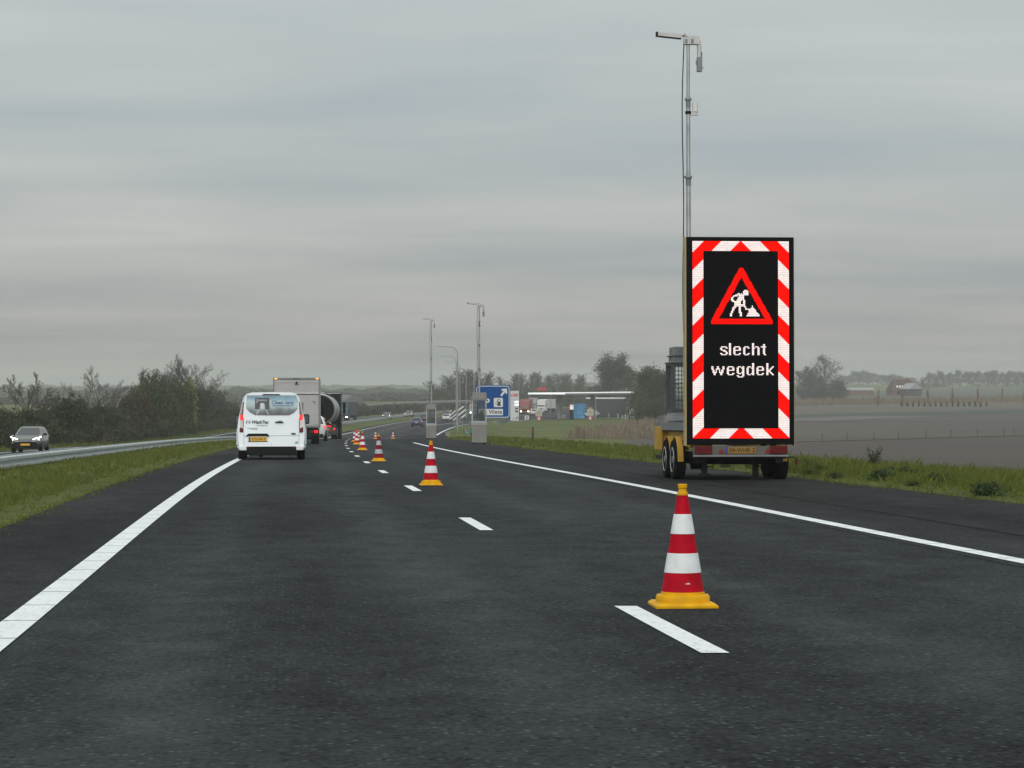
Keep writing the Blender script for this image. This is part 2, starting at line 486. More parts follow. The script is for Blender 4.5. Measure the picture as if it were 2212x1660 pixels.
mb = MB(); strip(mb, lambda Y: ramp_s(Y)+2.6, lambda Y: ramp_s(Y)+2.85, 266, 540, 0.04, 4)
strip(mb, lambda Y: ramp_s(Y)-2.2, lambda Y: ramp_s(Y)-2.0, 395, 470, 0.04, 4)
tag(mb.build('exit_line', PAINT, fix=False), kind='structure')
mb = MB()
strip(mb, OL+1.1, OL+1.3, 0, 900, 0.010); strip(mb, OR-0.9, OR-0.72, 0, 900, 0.010)
for k in range(60): strip(mb, -15.75, -15.6, 20+12*k, 23+12*k, 0.010, 3)
tag(mb.build('opposite_lines', PAINT, fix=False), kind='structure')
# seams, cracks and the joint where the new surface ends
mb = MB()
strip(mb, 5.15, 5.17, 8, 90, 0.009, 0.7, wob=0.012)
strip(mb, 3.62, 3.632, 8, 60, 0.009, 0.8, wob=0.02)


tag(mb.build('road_seams', M('bitumen', (0.008, 0.008, 0.009), rough=0.95, var=0.3, spec=0.0), fix=False), kind='structure')
mb = MB(); strip(mb, -3.5, 3.7, 215.4, 217.4, 0.0075, 1); tag(mb.build('surface_joint', M('joint_grey', (0.16, 0.165, 0.16), rough=0.9), fix=False), kind='structure')
mb = MB(); strip(mb, -4.9, 4.28, 211, 213, 0.0075, 1); strip(mb, 4.3, 8.6, 196, 215, 0.0075, 2)
tag(mb.build('dark_patch', M('patch_black', (0.018, 0.018, 0.019), rough=0.8), fix=False), kind='structure')

def sheet(name, pts, mat, dz, div=12):
    """a four-cornered sheet draped on the land"""
    a, b, c, d = [Vector((p[0], p[1])) for p in pts]; vs = []
    for i in range(div+1):
        for j in range(div+1):
            p = (a.lerp(b, i/div)).lerp(d.lerp(c, i/div), j/div)
            vs.append((p.x, p.y, ground_z(p.x, p.y)+dz))
    fs = [(i*(div+1)+j, (i+1)*(div+1)+j, (i+1)*(div+1)+j+1, i*(div+1)+j+1) for i in range(div) for j in range(div)]
    return tag(MB().add(vs, fs).build(name, mat, smooth=True), kind='structure')
PLOUGH = M('ploughed_earth', (0.038, 0.024, 0.016), rough=0.95, var=0.5, scale=0.11, bump=0.6, detail=8, stretch=(0.25, 2.2, 1))
STUBBLE = M('stubble', (0.052, 0.042, 0.030), rough=0.95, var=0.38, scale=0.028, detail=9, stretch=(0.5, 1.3, 1))
sheet('ploughed_field', [(14, 170), (220, 170), (300, 570), (14, 291)], PLOUGH, 0.06, 40)
sheet('stubble_field', [(14, 294), (300, 574), (420, 980), (30, 492)], STUBBLE, 0.07, 24)
sheet('field_track', [(44, 497), (66, 489), (112, 575), (86, 566)], M('pale_soil', (0.10, 0.088, 0.072), rough=0.95), 0.12, 12)
sheet('meadow_strip', [(30, 494), (420, 984), (480, 1110), (40, 550)], M('meadow', (0.026, 0.040, 0.026), rough=0.95, var=0.25, scale=0.1), 0.08, 24)
sheet('dry_meadow', [(40, 552), (480, 1112), (560, 1320), (60, 740)], M('dry_grass', (0.080, 0.064, 0.046), rough=0.95, var=0.25, scale=0.08), 0.08, 24)
sheet('far_meadow', [(60, 745), (560, 1325), (900, 2300), (80, 1500)], M('grey_meadow', (0.052, 0.058, 0.040), rough=0.95, var=0.25, scale=0.05), 0.09, 24)
sheet('forecourt', [(-3, 512), (40, 560), (60, 720), (-14, 680)], ASPH_OLD, 0.05, 16)
HAZE_D = 0.00031
# ------------------------------------------------------------------ grass, reeds
GRASS = island_mat('grass_blades', [(0.038,0.055,0.010),(0.082,0.108,0.016),(0.128,0.150,0.024),(0.21,0.20,0.06)], trans=0.25)
def blades(mb, s0, s1, Y0, Y1, dens, h0, h1, wid, tuft=5):
    area = (s1-s0)*(Y1-Y0); n = int(area*dens/tuft)
    for _ in range(n):
        Y = rnd.uniform(Y0, Y1); s = rnd.uniform(s0, s1)
        X = lane_x(Y)+s+(widen(Y) if s > 7 else 0); z = ground_z(X, Y)-0.02
        hh = rnd.uniform(h0, h1)*(0.65+0.7*rnd.random()**2)
        if abs(s-EL) < .5 or abs(s-ER) < .5: hh *= 0.6
        for _k in range(tuft):
            a = rnd.uniform(0, 6.283); r = rnd.uniform(0, 0.07); l = rnd.uniform(0.2, 0.7)*hh
            x, y = X+r*math.cos(a), Y+r*math.sin(a); b = rnd.uniform(0, 6.283); w = wid*rnd.uniform(.6, 1.3)
            dx, dy = math.cos(b)*w, math.sin(b)*w; k = hh*rnd.uniform(.6, 1.1)
            mb.add([(x-dx, y-dy, z), (x+dx, y+dy, z), (x+l*math.cos(a)*.4+dx*.6, y+l*math.sin(a)*.4+dy*.6, z+k*.6), (x+l*math.cos(a), y+l*math.sin(a), z+k)], [(0,1,2),(0,2,3)])
mb = MB()
blades(mb, -10.2, -4.95, 20, 46, 200, .05, .15, .007)
blades(mb, -10.2, -4.95, 46, 95, 70, .06, .16, .013)
blades(mb, -10.2, -5.0, 95, 200, 16, .08, .2, .03)
for _ in range(150):
    Yc = rnd.uniform(21, 110); sc_ = rnd.gauss(-4.98, .10); blades(mb, sc_-.18, sc_+.18, Yc, Yc+.5, 110, .04, .13, .008 if Yc < 50 else .014)
tag(mb.build('median_grass', GRASS, fix=False), kind='stuff')
mb = MB()
blades(mb, 7.7, 12.6, 7, 26, 60, .06, .2, .009)
blades(mb, 7.7, 13.0, 26, 50, 200, .06, .21, .0075)
blades(mb, 7.7, 14.2, 50, 95, 75, .07, .23, .014)
blades(mb, 7.7, 14.6, 95, 240, 16, .10, .26, .032)
for _ in range(190):
    Yc = rnd.uniform(27, 120); sc_ = rnd.gauss(7.72, .13); blades(mb, sc_-.2, sc_+.2, Yc, Yc+.6, 110, .05, .17, .008 if Yc < 50 else .015)
for _ in range(60):
    Yc = rnd.uniform(27, 90); sc_ = rnd.uniform(8.3, 12.5); blades(mb, sc_-.25, sc_+.25, Yc, Yc+.5, 130, .13, .27, .009)
tag(mb.build('verge_grass', GRASS, fix=False), kind='stuff')
mb = MB()
blades(mb, -26, -20.5, 100, 330, 9, .15, .4, .05)
tag(mb.build('far_verge_grass', GRASS, fix=False), kind='stuff')
REED = island_mat('dry_reed', [(0.075,0.060,0.042),(0.15,0.115,0.08),(0.21,0.165,0.115),(0.27,0.22,0.155)])
def reeds(mb, pts, n, h0, h1, w):
    a, b, c, d = [Vector((p[0], p[1])) for p in pts]
    for _ in range(n):
        u_, v_ = rnd.random(), rnd.random(); p = (a.lerp(b, u_)).lerp(d.lerp(c, u_), v_)
        z = ground_z(p.x, p.y); h = rnd.uniform(h0, h1)*(0.8+0.4*math.sin(p.x*.7+p.y*.13)); g = rnd.uniform(0, 6.28)
        l = rnd.uniform(.1, .5); ww = w*rnd.uniform(.6, 1.4)
        x, y = p
        mb.add([(x-ww, y, z), (x+ww, y, z), (x+l*math.cos(g)*.5+ww*.7, y, z+h*.65), (x+l*math.cos(g), y+l*math.sin(g), z+h), (x+l*math.cos(g)*.5-ww*.7, y, z+h*.65)], [(0,1,2,4),(4,2,3)])
mb = MB(); reeds(mb, [(7.5,338),(31,330),(39,470),(27,430)], 14000, .9, 2.1, .05); reeds(mb, [(1.6,205),(9,200),(11,300),(4,300)], 500, .2, .5, .04)
tag(mb.build('reed_bed', REED, fix=False), kind='stuff')
mb = MB(); reeds(mb, [(62,742),(330,1010),(340,1030),(64,765)], 12000, 1.4, 2.6, .16)
tag(mb.build('reed_hedge', REED, fix=False), kind='stuff')

# ------------------------------------------------------------------ trees
BARK = M('bark', (0.060, 0.052, 0.044), rough=0.95, var=0.3, scale=3)
TWIG = M('twigs', (0.085, 0.075, 0.066), rough=0.95, var=0.25, scale=1)
def lf(name, cols): return island_mat(name, cols, trans=0.2)
LEAF_DARK = lf('leaf_dark', [(0.014,0.022,0.010),(0.030,0.042,0.018),(0.048,0.060,0.026),(0.075,0.085,0.04)])
LEAF_OLIVE = lf('leaf_olive', [(0.028,0.036,0.018),(0.052,0.064,0.030),(0.078,0.088,0.044),(0.12,0.125,0.07)])
LEAF_FRESH = lf('leaf_fresh', [(0.08,0.105,0.03),(0.14,0.17,0.05),(0.20,0.23,0.075),(0.26,0.28,0.11)])
LEAF_BROWN = lf('leaf_brown', [(0.032,0.029,0.018),(0.058,0.052,0.031),(0.085,0.074,0.046),(0.12,0.10,0.065)])
LEAF_WILLOW = lf('leaf_willow', [(0.026,0.038,0.016),(0.046,0.064,0.026),(0.070,0.092,0.038),(0.10,0.125,0.055)])
LEAF_HEDGE = lf('leaf_hedge', [(0.020,0.027,0.013),(0.036,0.047,0.022),(0.055,0.066,0.032),(0.085,0.092,0.05)])
LEAF_WEED = lf('leaf_weed', [(0.020,0.036,0.010),(0.036,0.060,0.016),(0.055,0.085,0.022),(0.085,0.115,0.035)])
LEAF_RUSSET = lf('leaf_russet', [(0.12,0.07,0.035),(0.19,0.115,0.055),(0.26,0.16,0.08),(0.31,0.2,0.11)])
LEAF_GREY = lf('leaf_grey', [(0.046,0.051,0.040),(0.075,0.082,0.062),(0.105,0.112,0.084),(0.14,0.145,0.115)])

def grow(mb_t, mb_c, r, p, d, L, rad, lev, maxlev, P, tips):
    n = 4 if lev == 0 else 3
    pts = [p]; rads = [rad]; q = p; dd = d
    for i in range(n):
        dd = (dd + Vector((r.gauss(0, P['wob']), r.gauss(0, P['wob']), r.gauss(0, P['wob'])*.6 + P['up']))).normalized()
        q = q + dd*(L/n); pts.append(q); rads.append(max(P['rmin'], rad*(1-(i+1)/n*(.55 if lev == 0 else .7))))
    (mb_t if lev == 0 else mb_c).tube(pts, rads, 7 if lev == 0 else 4 if lev == 1 else 3, cap=False)
    if lev >= maxlev: tips.append((q, dd)); return
    k = P['kids'][lev]
    for i in range(k):
        t = lerp(P['first'] if lev == 0 else .25, 1.0, (i+.6*r.random())/k); t = min(t, .99)
        j = min(int(t*n), n-1); b = pts[j].lerp(pts[j+1], t*n-j)
        ax = (pts[j+1]-pts[j]).normalized()
        a = r.uniform(0, 6.283) if lev else i*2.4+r.uniform(-.4, .4)
        sd = ax.orthogonal().normalized(); sd = (Matrix.Rotation(a, 3, ax) @ sd)
        ang = R(P['ang'][lev]*r.uniform(.75, 1.2))*(1.0 if lev else lerp(1.15, .55, (t-P['first'])/(1-P['first']+1e-6)))
        nd = (ax*math.cos(ang)+sd*math.sin(ang)).normalized()
        LL = L*P['len'][lev]*r.uniform(.75, 1.15)*((1.0-.45*t) if lev == 0 else (1.05-.4*t))
        grow(mb_t, mb_c, r, b, nd, LL, max(P['rmin'], rads[j]*P['rr']), lev+1, maxlev, P, tips)
    tips.append((q, dd))
def leaves(mb, r, pts, n, spread, size):
    for _ in range(n):
        q = r.choice(pts)
        q = q[0] if isinstance(q, tuple) else q
        c = Vector((q.x+r.gauss(0, spread), q.y+r.gauss(0, spread), q.z+r.gauss(0, spread*.8)))
        a = Vector((r.gauss(0,1), r.gauss(0,1), r.gauss(0,1))).normalized(); b = a.orthogonal().normalized()
        b = Matrix.Rotation(r.uniform(0,6.28), 3, a) @ b; s = size*r.uniform(.6, 1.4); e2 = a.cross(b)
        mb.add([c-b*s, c+e2*s*.55, c+b*s, c-e2*s*.55], [(0,1,2,3)])
TP = {
 'bare': dict(kids=[18,10,7,4], ang=[42,40,40,42], len=[.95,.5,.5,.5], wob=.08, up=.10, first=.34, rr=.5, rmin=.0115),
 'spread': dict(kids=[11,10,7,4], ang=[56,40,40,42], len=[1.05,.42,.45,.5], wob=.07, up=.07, first=.34, rr=.52, rmin=.0115),
 'poplar': dict(kids=[26,8,6], ang=[34,30,30], len=[.42,.5,.5], wob=.06, up=.14, first=.08, rr=.4, rmin=.022),
 'round': dict(kids=[18,8,6], ang=[66,48,45], len=[.62,.52,.5], wob=.1, up=.05, first=.14, rr=.5, rmin=.022),
}
TREE_CACHE = {}
def tree_src(kind, seed, H, leafmat=None, nleaf=0, lsize=.2, lspread=.4, lev=None):
    key = (kind, seed)
    if key in TREE_CACHE: return TREE_CACHE[key]
    r = random.Random(seed); P = TP[kind]; tr, cr = MB(), MB(); tips = []
    grow(tr, cr, r, Vector((0,0,-.3)), Vector((0,0,1)), H*({'poplar': .92, 'bare': .55}.get(kind, .78)), H*.019, 0, lev or len(P['kids']), P, tips)
    hi = max(q[0].z for q in tips); k = H/hi
    for b in (tr, cr): b.v = [(x*k, y*k, z*k) for x, y, z in b.v]
    res = [tr, cr]
    if nleaf:
        lb = MB(); leaves(lb, r, [q[0]*k for q in tips], nleaf, lspread, lsize); res.append(lb)
    TREE_CACHE[key] = (res, {})
    return TREE_CACHE[key]
def tree(name, label, loc, kind, seed, H, sc=1.0, rz=0.0, group=None, twig=None, leafmat=None, cat='tree', bark=None, **k):
    (res, made) = tree_src(kind, seed, H, leafmat, **k)
    t = thing(name, label, cat, loc, rz, 0, group); t.scale = sc if isinstance(sc, tuple) else (sc, sc, sc)
    if not made:
        made['trunk'] = res[0].build('trunk', bark or BARK, fix=False).data
        cr = res[1]
        mats = [twig or TWIG]
        if len(res) > 2:
            mats.append(leafmat); o = len(cr.v); cr.add(res[2].v, res[2].f, 1)
        made['crown'] = cr.build('crown', mats, fix=False).data
        for m in made.values():
            for o in [o for o in bpy.data.objects if o.data == m]: bpy.data.objects.remove(o)
    for nm in ('trunk', 'crown'):
        o = bpy.data.objects.new(nm, made[nm]); COL.objects.link(o); o.parent = t
    return t
SHRUBS = {}
def shrub(name, label, loc, key, mat, dims, n, size, rz=0.0, sc=1.0, group=None, cat='shrub', seed=1, lumps=9, stems=14):
    if key not in SHRUBS:
        r = random.Random(seed); ls = []
        for i in range(lumps):
            a = r.uniform(0, 6.28); q = r.random()**.6
            ls.append((Vector((math.cos(a)*q*dims[0]*.62, math.sin(a)*q*dims[1]*.62, dims[2]*r.uniform(.12, .72))), r.uniform(.28, .5)))
        mb = MB()
        for _ in range(n):
            c, rr = r.choice(ls); d = Vector((r.gauss(0,1), r.gauss(0,1), r.gauss(0,1))).normalized()*(r.random()**.45)
            p = c+Vector((d.x*dims[0]*rr, d.y*dims[1]*rr, d.z*dims[2]*rr*.85))
            if p.z < 0: p.z = -p.z*.5
            a = Vector((r.gauss(0,1), r.gauss(0,1), r.gauss(0,1))).normalized(); b = Matrix.Rotation(r.uniform(0,6.28), 3, a) @ a.orthogonal().normalized(); e2 = a.cross(b); s = size*r.uniform(.5, 1.5)
            mb.add([p-b*s, p+e2*s*.5, p+b*s, p-e2*s*.5], [(0,1,2,3)])
        tb = MB()
        for i in range(stems):
            c, rr = r.choice(ls); d = Vector((r.gauss(0,.5), r.gauss(0,.5), 1)).normalized()
            top = c+Vector((d.x*dims[0]*.5, d.y*dims[1]*.5, d.z*dims[2]*rr*.7))
            tb.tube([(r.uniform(-.3,.3), r.uniform(-.3,.3), -.2), c*.6, top], [.05, .03, .012], 3, cap=False)
        zs = sorted(q[2] for q in mb.v); kz = dims[2]/zs[int(len(zs)*.985)]
        for b_ in (mb, tb): b_.v = [(x, y, z*kz) for x, y, z in b_.v]
        a = mb.build('foliage', mat, fix=False); b = tb.build('stem', TWIG, fix=False)
        SHRUBS[key] = (a.data, b.data); bpy.data.objects.remove(a); bpy.data.objects.remove(b)
    t = thing(name, label, cat, loc, rz, 0, group); t.scale = sc if isinstance(sc, tuple) else (sc, sc, sc)
    for nm, me in zip(('foliage', 'stem'), SHRUBS[key]):
        o = bpy.data.objects.new(nm, me); COL.objects.link(o); o.parent = t
    return t
def side_at(px, s):            # where the ray of column px crosses the line that runs s beside the lane line
    lo, hi = 20.0, 900.0; k = (px-CX)/F
    a, b, c = 1.4e-4, -0.108-k, 2.27+s
    d = b*b-4*a*c
    roots = sorted(x for x in ((-b-math.sqrt(d))/(2*a), (-b+math.sqrt(d))/(2*a)) if x > 5) if d > 0 else []
    return roots[0] if roots else 300.0

# --- the row along the far side of the opposite carriageway
def htop(Z, ytop, base): return CZ + (HY-ytop)*Z/F - base
G_BARE = 'bare trees along the far carriageway'
for px, ytop, kind, seed, lab, s in [
        (62, 803, 'spread', 11, 'small bare tree with wide fan of branches, leftmost, above the oncoming silver car', -27),
        (203, 789, 'spread', 12, 'broad bare tree with knobbly twigs, second of the row, behind the guard rail', -27),
        (318, 792, 'bare', 13, 'bare tree with dense fine twigs rising left of the tallest bare tree', -28),
        (392, 763, 'bare', 14, 'tallest bare tree of the row, twin crown rising behind the green willow bush', -28),
        (452, 798, 'spread', 15, 'bare tree with drooping outer twigs ending the row, left of the white van', -27)]:
    Z = side_at(px, s); p = at(px, Z, -0.1)
    tree('bare_tree', lab, p, kind, seed, htop(Z, ytop, p.z), group=G_BARE, rz=seed*1.3, sc=(1.12, 1.12, 1) if kind == 'spread' else 1.0)
DK, OLV, BRN, FRS, GRY = LEAF_DARK, LEAF_OLIVE, LEAF_BROWN, LEAF_FRESH, LEAF_GREY
G_HEDGE = 'shrubs of the hedgerow behind the far carriageway'
L1 = 'dark leafless looking hedgerow shrub among its like below the bare trees'
hed = [(-40,888,0),(-5,896,0),(28,895,0),(58,892,1),(92,892,0),(116,886,1),(142,868,0),(172,884,1),(200,887,2),(228,884,0),(252,880,2),(276,872,1),(430,846,0),(456,850,0),(476,868,1),(496,886,2),(512,893,0),(530,896,1),(548,897,2)]
for i, (px, ytop, kk) in enumerate(hed):
    s = -25.5-1.8*(i % 3); Z = side_at(px, s); p = at(px, Z, -.1); H = htop(Z, ytop, p.z)
    shrub('hedge_shrub', L1, p, ('hedge', kk), (DK, LEAF_HEDGE, LEAF_HEDGE)[kk], (2.4, 2.4, 3.2), 5200, .10, rz=i*1.7, sc=(1.15, 1.15, H/3.1), group=G_HEDGE, seed=20+kk)
L2 = 'low scrubby undergrowth bush at the foot of the hedgerow beside the far carriageway'
for i, px in enumerate(range(-20, 560, 26)):
    s = -23.6-.9*(i % 2); Z = side_at(px, s); p = at(px, Z, -.1)
    shrub('low_bush', L2, p, ('low', i % 2), (LEAF_HEDGE, BRN)[i % 2], (1.9, 1.5, 1.3), 2200, .085, rz=i*2.1, sc=(1.3, 1.2, 1.0+.25*(i % 3)), group='low bushes at the foot of the hedgerow', seed=30+i % 2)
for px, ytop, key, mt, lab, w in [(335, 836, 'w1', LEAF_WILLOW, 'large rounded dark green willow bush in front of the tallest bare tree', 3.6),
                                (404, 840, 'w2', LEAF_FRESH, 'pale yellow green budding bush at the right shoulder of the willow bush', 1.9),
                                (372, 838, 'w3', LEAF_WILLOW, 'dense olive green bush between the willow bush and the pale green one', 2.6),
                                (292, 862, 'w4', LEAF_BROWN, 'brownish thicket bush on the left flank of the willow bush', 2.4)]:
    Z = side_at(px, -25.2 if key != 'w2' else -24.2); p = at(px, Z, -.1); H = htop(Z, ytop, p.z)
    shrub('willow_bush', lab, p, key, mt, (w, w, 3.2), 9000 if key != 'w2' else 3600, .11, sc=(1.2, 1.2, H/3.05), seed={'w1':41,'w2':42,'w3':43,'w4':44}[key], lumps=14)

# --- woods and trees in the distance
G_POP = 'poplars in the hazy grove beyond the motorway'
for i, (px, yt) in enumerate([(950,822),(962,812),(976,806),(990,800),(1003,797),(1017,795),(1031,796),(1045,800),(1053,812)]):
    Z = 730+18*(i % 3); p = at(px, Z, -.2)
    tree('poplar', 'hazy bare poplar of the tall grove rising left of the blue road sign', p, 'poplar', 61+i % 3, 15, sc=(2.0, 2.0, htop(Z, yt, p.z)/15), rz=i*1.1, group=G_POP)
for i, (px, yt) in enumerate([(1094,812),(1107,806),(1119,803),(1131,806),(1143,803),(1156,805),(1168,801),(1180,806),(1193,808),(1206,804),(1219,803),(1232,806),(1246,806),(1256,812)]):
    Z = 900+25*(i % 3); p = at(px, Z, -.2)
    tree('poplar', 'hazy bare poplar in the even row behind the filling station', p, 'poplar', 61+i % 3, 15, sc=(1.9, 1.9, htop(Z, yt, p.z)/15), rz=i*1.9, group='poplars in the row behind the filling station')
L3 = 'grey green scrub bush at the foot of the distant poplars'
for i, (px, yt) in enumerate([(940,862),(956,846),(972,852),(990,846),(1008,850),(1026,846),(1046,850),(1066,856),(1086,846),(1104,842),(1124,846),(1146,842),(1166,844),(1188,842),(1210,840),(1232,838),(1254,836),(1274,838),(1296,842),(1316,846)]):
    Z = 700+22*(i % 3)+(110 if px > 1080 else 0); p = at(px, Z, -.2); H = htop(Z, yt, p.z)
    shrub('scrub_bush', L3, p, ('scrub', i % 2), (GRY, OLV)[i % 2], (3.4, 3.0, 4.0), 2600, .2, rz=i*1.3, sc=(1.15, 1.0, H/3.9), group='scrub below the poplars', seed=50+i % 2)
Z = 590; p = at(1333, Z, -.1)
tree('leafy_tree', 'big round tree in new leaf rising behind the filling station canopy', p, 'round', 71, htop(Z, 768, p.z), sc=(1.02, 1.02, 1), leafmat=LEAF_GREY, nleaf=24000, lsize=.19, lspread=.7)
Z = 470; p = at(1404, Z, -.1)
tree('leafy_tree', 'dark bushy tree with foliage to the ground, right end of the filling station', p, 'round', 72, htop(Z, 797, p.z), sc=(1.1, 1.0, 1), leafmat=LEAF_OLIVE, nleaf=16000, lsize=.18, lspread=.7)
for px, yt, Zb, lab, key in [(1392, 852, 462, 'bushy green shrub under the dark tree at the station end', 'u1'), (1424, 846, 470, 'grey green shrub between the dark tree and the sign trailer', 'u2'), (1412, 872, 440, 'low dark thicket in front of the dark tree by the reeds', 'u3')]:
    p = at(px, Zb, -.1)
    shrub('thicket', lab, p, key, {'u1': OLV, 'u2': GRY, 'u3': DK}[key], (2.4, 2.2, 3.4), 5000, .13, sc=(1, 1, htop(Zb, yt, p.z)/3.3), seed=80+len(key)+ord(key[1]))
for px, yt, Z, kind, seed, lab, sx, leaf in [
        (1782, 767, 960, 'round', 91, 'tallest tree of the clump right of the lit sign, with open twiggy top', 1.0, 2200),
        (1765, 792, 955, 'round', 92, 'middle height twiggy tree left of the tallest one in the clump by the lit sign', 1.0, 3500),
        (1748, 812, 950, 'round', 93, 'dark lower tree in the clump just right of the lit sign', 1.1, 4500),
        (1726, 800, 940, 'round', 94, 'hazy slim tree partly hidden behind the right edge of the lit sign', .6, 1500),
        (1808, 822, 950, 'round', 95, 'low wide tree on the right flank of the clump by the lit sign', 1.3, 2500),
        (1831, 838, 955, 'spread', 96, 'small bare bent tree standing before the farmhouse on its left', .9, 0),
        (1992, 812, 1200, 'bare', 97, 'bare tree standing alone right of the farm shed', .8, 0)]:
    p = at(px, Z, -.2); H = htop(Z, yt, p.z)
    tree('hazy_tree', lab, p, kind, seed, H, sc=(sx, sx, 1), leafmat=LEAF_GREY if leaf else None, nleaf=leaf, lsize=.26, lspread=.6, **({'lev': 3} if kind in ('bare', 'spread') else {}))
for i, px in enumerate([1752, 1772, 1792, 1812, 1738]):
    p = at(px, 930, -.2)
    shrub('hedge_bush', 'grey green bush at the foot of the tree clump right of the lit sign', p, ('scrub', i % 2), GRY, (3.4, 3, 4), 2600, .2, rz=i*2, sc=(1.1, 1, htop(930, (838, 834, 838, 846, 840)[i], p.z)/3.9), group='bushes at the foot of the clump by the lit sign', seed=50)
G_ROW = 'distant trees in the row at the right horizon'
for i, (px, yt) in enumerate([(2012,806),(2030,803),(2050,805),(2072,801),(2090,803),(2112,801),(2132,803),(2150,801),(2168,804),(2186,802),(2204,804),(2224,803)]):
    Z = 1800+30*(i % 3); p = at(px, Z, -.3); H = htop(Z, yt, p.z)
    tree('row_tree', 'round hazy tree of the long row on the right horizon', p, 'round', 101+i % 3, 14, sc=(1.05, 1.05, H/14), rz=i*1.4, group=G_ROW, leafmat=LEAF_GREY, nleaf=1400, lsize=.45, lspread=.7)
for i, (px, yt) in enumerate([(1826,812),(1848,803),(1866,800),(1886,806),(1906,811),(1926,808),(1944,813),(1962,816),(1972,822)]):
    Z = 2150; p = at(px, Z, -.3); H = htop(Z, yt, p.z)
    tree('row_tree', 'faint blue grey tree of the wood behind the farmhouse roof', p, 'round', 101+i % 3, 14, sc=(1.5, 1.5, H/14), rz=i*1.7, group='faint wood behind the farmhouse', leafmat=LEAF_GREY, nleaf=1400, lsize=.45, lspread=.7)
def wood(name, cols, n, size, thick=14):
    mb = MB(); r = random.Random(5)
    for (px, yt, Z) in cols:
        p = at(px, Z); H = max(2.5, htop(Z, yt, p.z)); W = 7+2*r.random()
        k = n
        for _ in range(k):
            d = Vector((r.gauss(0,1), r.gauss(0,1), r.gauss(0,1))).normalized()*(r.random()**.4)
            c = Vector((p.x+d.x*W, p.y+d.y*thick*.6, p.z+H*.45+d.z*H*.55))
            a = Vector((r.gauss(0,1), r.gauss(0,1), r.gauss(0,1))).normalized(); b = a.orthogonal().normalized(); e2 = a.cross(b); s = size*r.uniform(.6, 1.5)
            mb.add([c-b*s, c+e2*s*.6, c+b*s, c-e2*s*.6], [(0,1,2,3)])
    return tag(mb.build(name, LEAF_GREY, fix=False), kind='stuff')
cols = [(x, 842+5*math.sin(x*.045)+3*math.sin(x*.13), 1500) for x in range(-60, 600, 16)]
cols += [(x, 842-4*math.exp(-((x-835)/30)**2)+3*math.sin(x*.09), 1500) for x in range(600, 960, 14)]
cols += [(x, 851+3*math.sin(x*.05), 1050) for x in range(470, 1010, 20)]
cols += [(x, 869+3*math.sin(x*.06), 880) for x in range(-80, 560, 22)]
wood('distant_wood', cols, 900, .8)
cols = [(x, 834+2*math.sin(x*.05)+1.5*math.sin(x*.17), 3000) for x in range(-40, 1500, 15)]
wood('horizon_wood', cols, 260, 1.6)
cols = [(x, 840+3*math.sin(x*.06), 1900) for x in range(1040, 1460, 14)]
wood('distant_wood', cols, 500, .9)
# stakes, posts, russet columns in the fields
G_ST = 'young conifers in the field edge row'
for i in range(16):
    px = 1948+i*12.2; p = at(px, 752, -.1)
    shrub('young_conifer', 'small dark young conifer of the row along the reed hedge', p, 'conifer', LEAF_DARK, (.55, .55, 2.2), 320, .12, rz=i, sc=(1, 1, 1.0+.15*math.sin(i*2.1)), group=G_ST, seed=60, lumps=6, stems=3)
for i, px in enumerate([1897, 1950, 2005, 2058, 2112, 2164, 2212]):
    Z = 770+16*i; p = at(px, Z, -.1)
    shrub('russet_column_tree', 'narrow russet leaved young tree standing up from the reed hedge', p, 'russet', LEAF_RUSSET, (.75, .75, 4.6), 520, .16, rz=i, group='russet young trees in the reed hedge', seed=62, lumps=9, stems=3, sc=(1, 1, 1.25))
POSTM = M('old_post', (0.07, 0.062, 0.052), rough=.9, var=.3)
for i, px in enumerate([1776, 1830, 1888, 1940, 2000, 2054, 2112, 2169, 2190]):
    Z = 8.3*F/(957-(px-1722)*17/490-828)-1; p = at(px, Z)
    mb = MB(); mb.tube([(0,0,-.2), (.02,0,.5), (-.01,0,1.25)], [.06, .055, .05], 6); mb.tube([(0,0,.8), (.12,.02,1.05)], [.03, .012], 4)
    tag(mb.build('field_post', POSTM, loc=p), 'thin dark post on the boundary between ploughed field and stubble', 'post', 'posts on the field boundary')
# weed on the verge
p = at(1886, 53.5, -.05); t = weed_t = thing('weed_plant', 'bushy dark weed with dry umbels standing on the verge right of the sign trailer', 'plant', p)
r = random.Random(3); st, le = MB(), MB()
for i in range(13):
    a = r.uniform(0, 6.28); l = r.uniform(.05, .5); h = r.uniform(.45, 1.0)
    top = Vector((math.cos(a)*l, math.sin(a)*l*.6, h)); st.tube([(0,0,0), top*.55+Vector((0,0,.06)), top], [.014, .010, .006], 4)
    for k in range(26):
        q = top*r.uniform(.25, 1.0); d = Vector((r.gauss(0,1), r.gauss(0,1), r.gauss(0,.7))).normalized(); e2 = d.orthogonal().normalized(); s = r.uniform(.04, .10)
        le.add([q, q+d*s+e2*.014, q+d*s*1.9, q+d*s-e2*.014], [(0,1,2,3)])
    if i < 4:
        for k in range(8):
            b = r.uniform(0, 6.28); st.tube([top, top+Vector((math.cos(b)*.09, math.sin(b)*.09, .09))], .004, 3)
st.build('stem', M('weed_stem', (0.05, 0.055, 0.03), rough=.9), t, fix=False); le.build('foliage', LEAF_DARK, t, fix=False)
weed_t.scale = (.72, .72, .56)
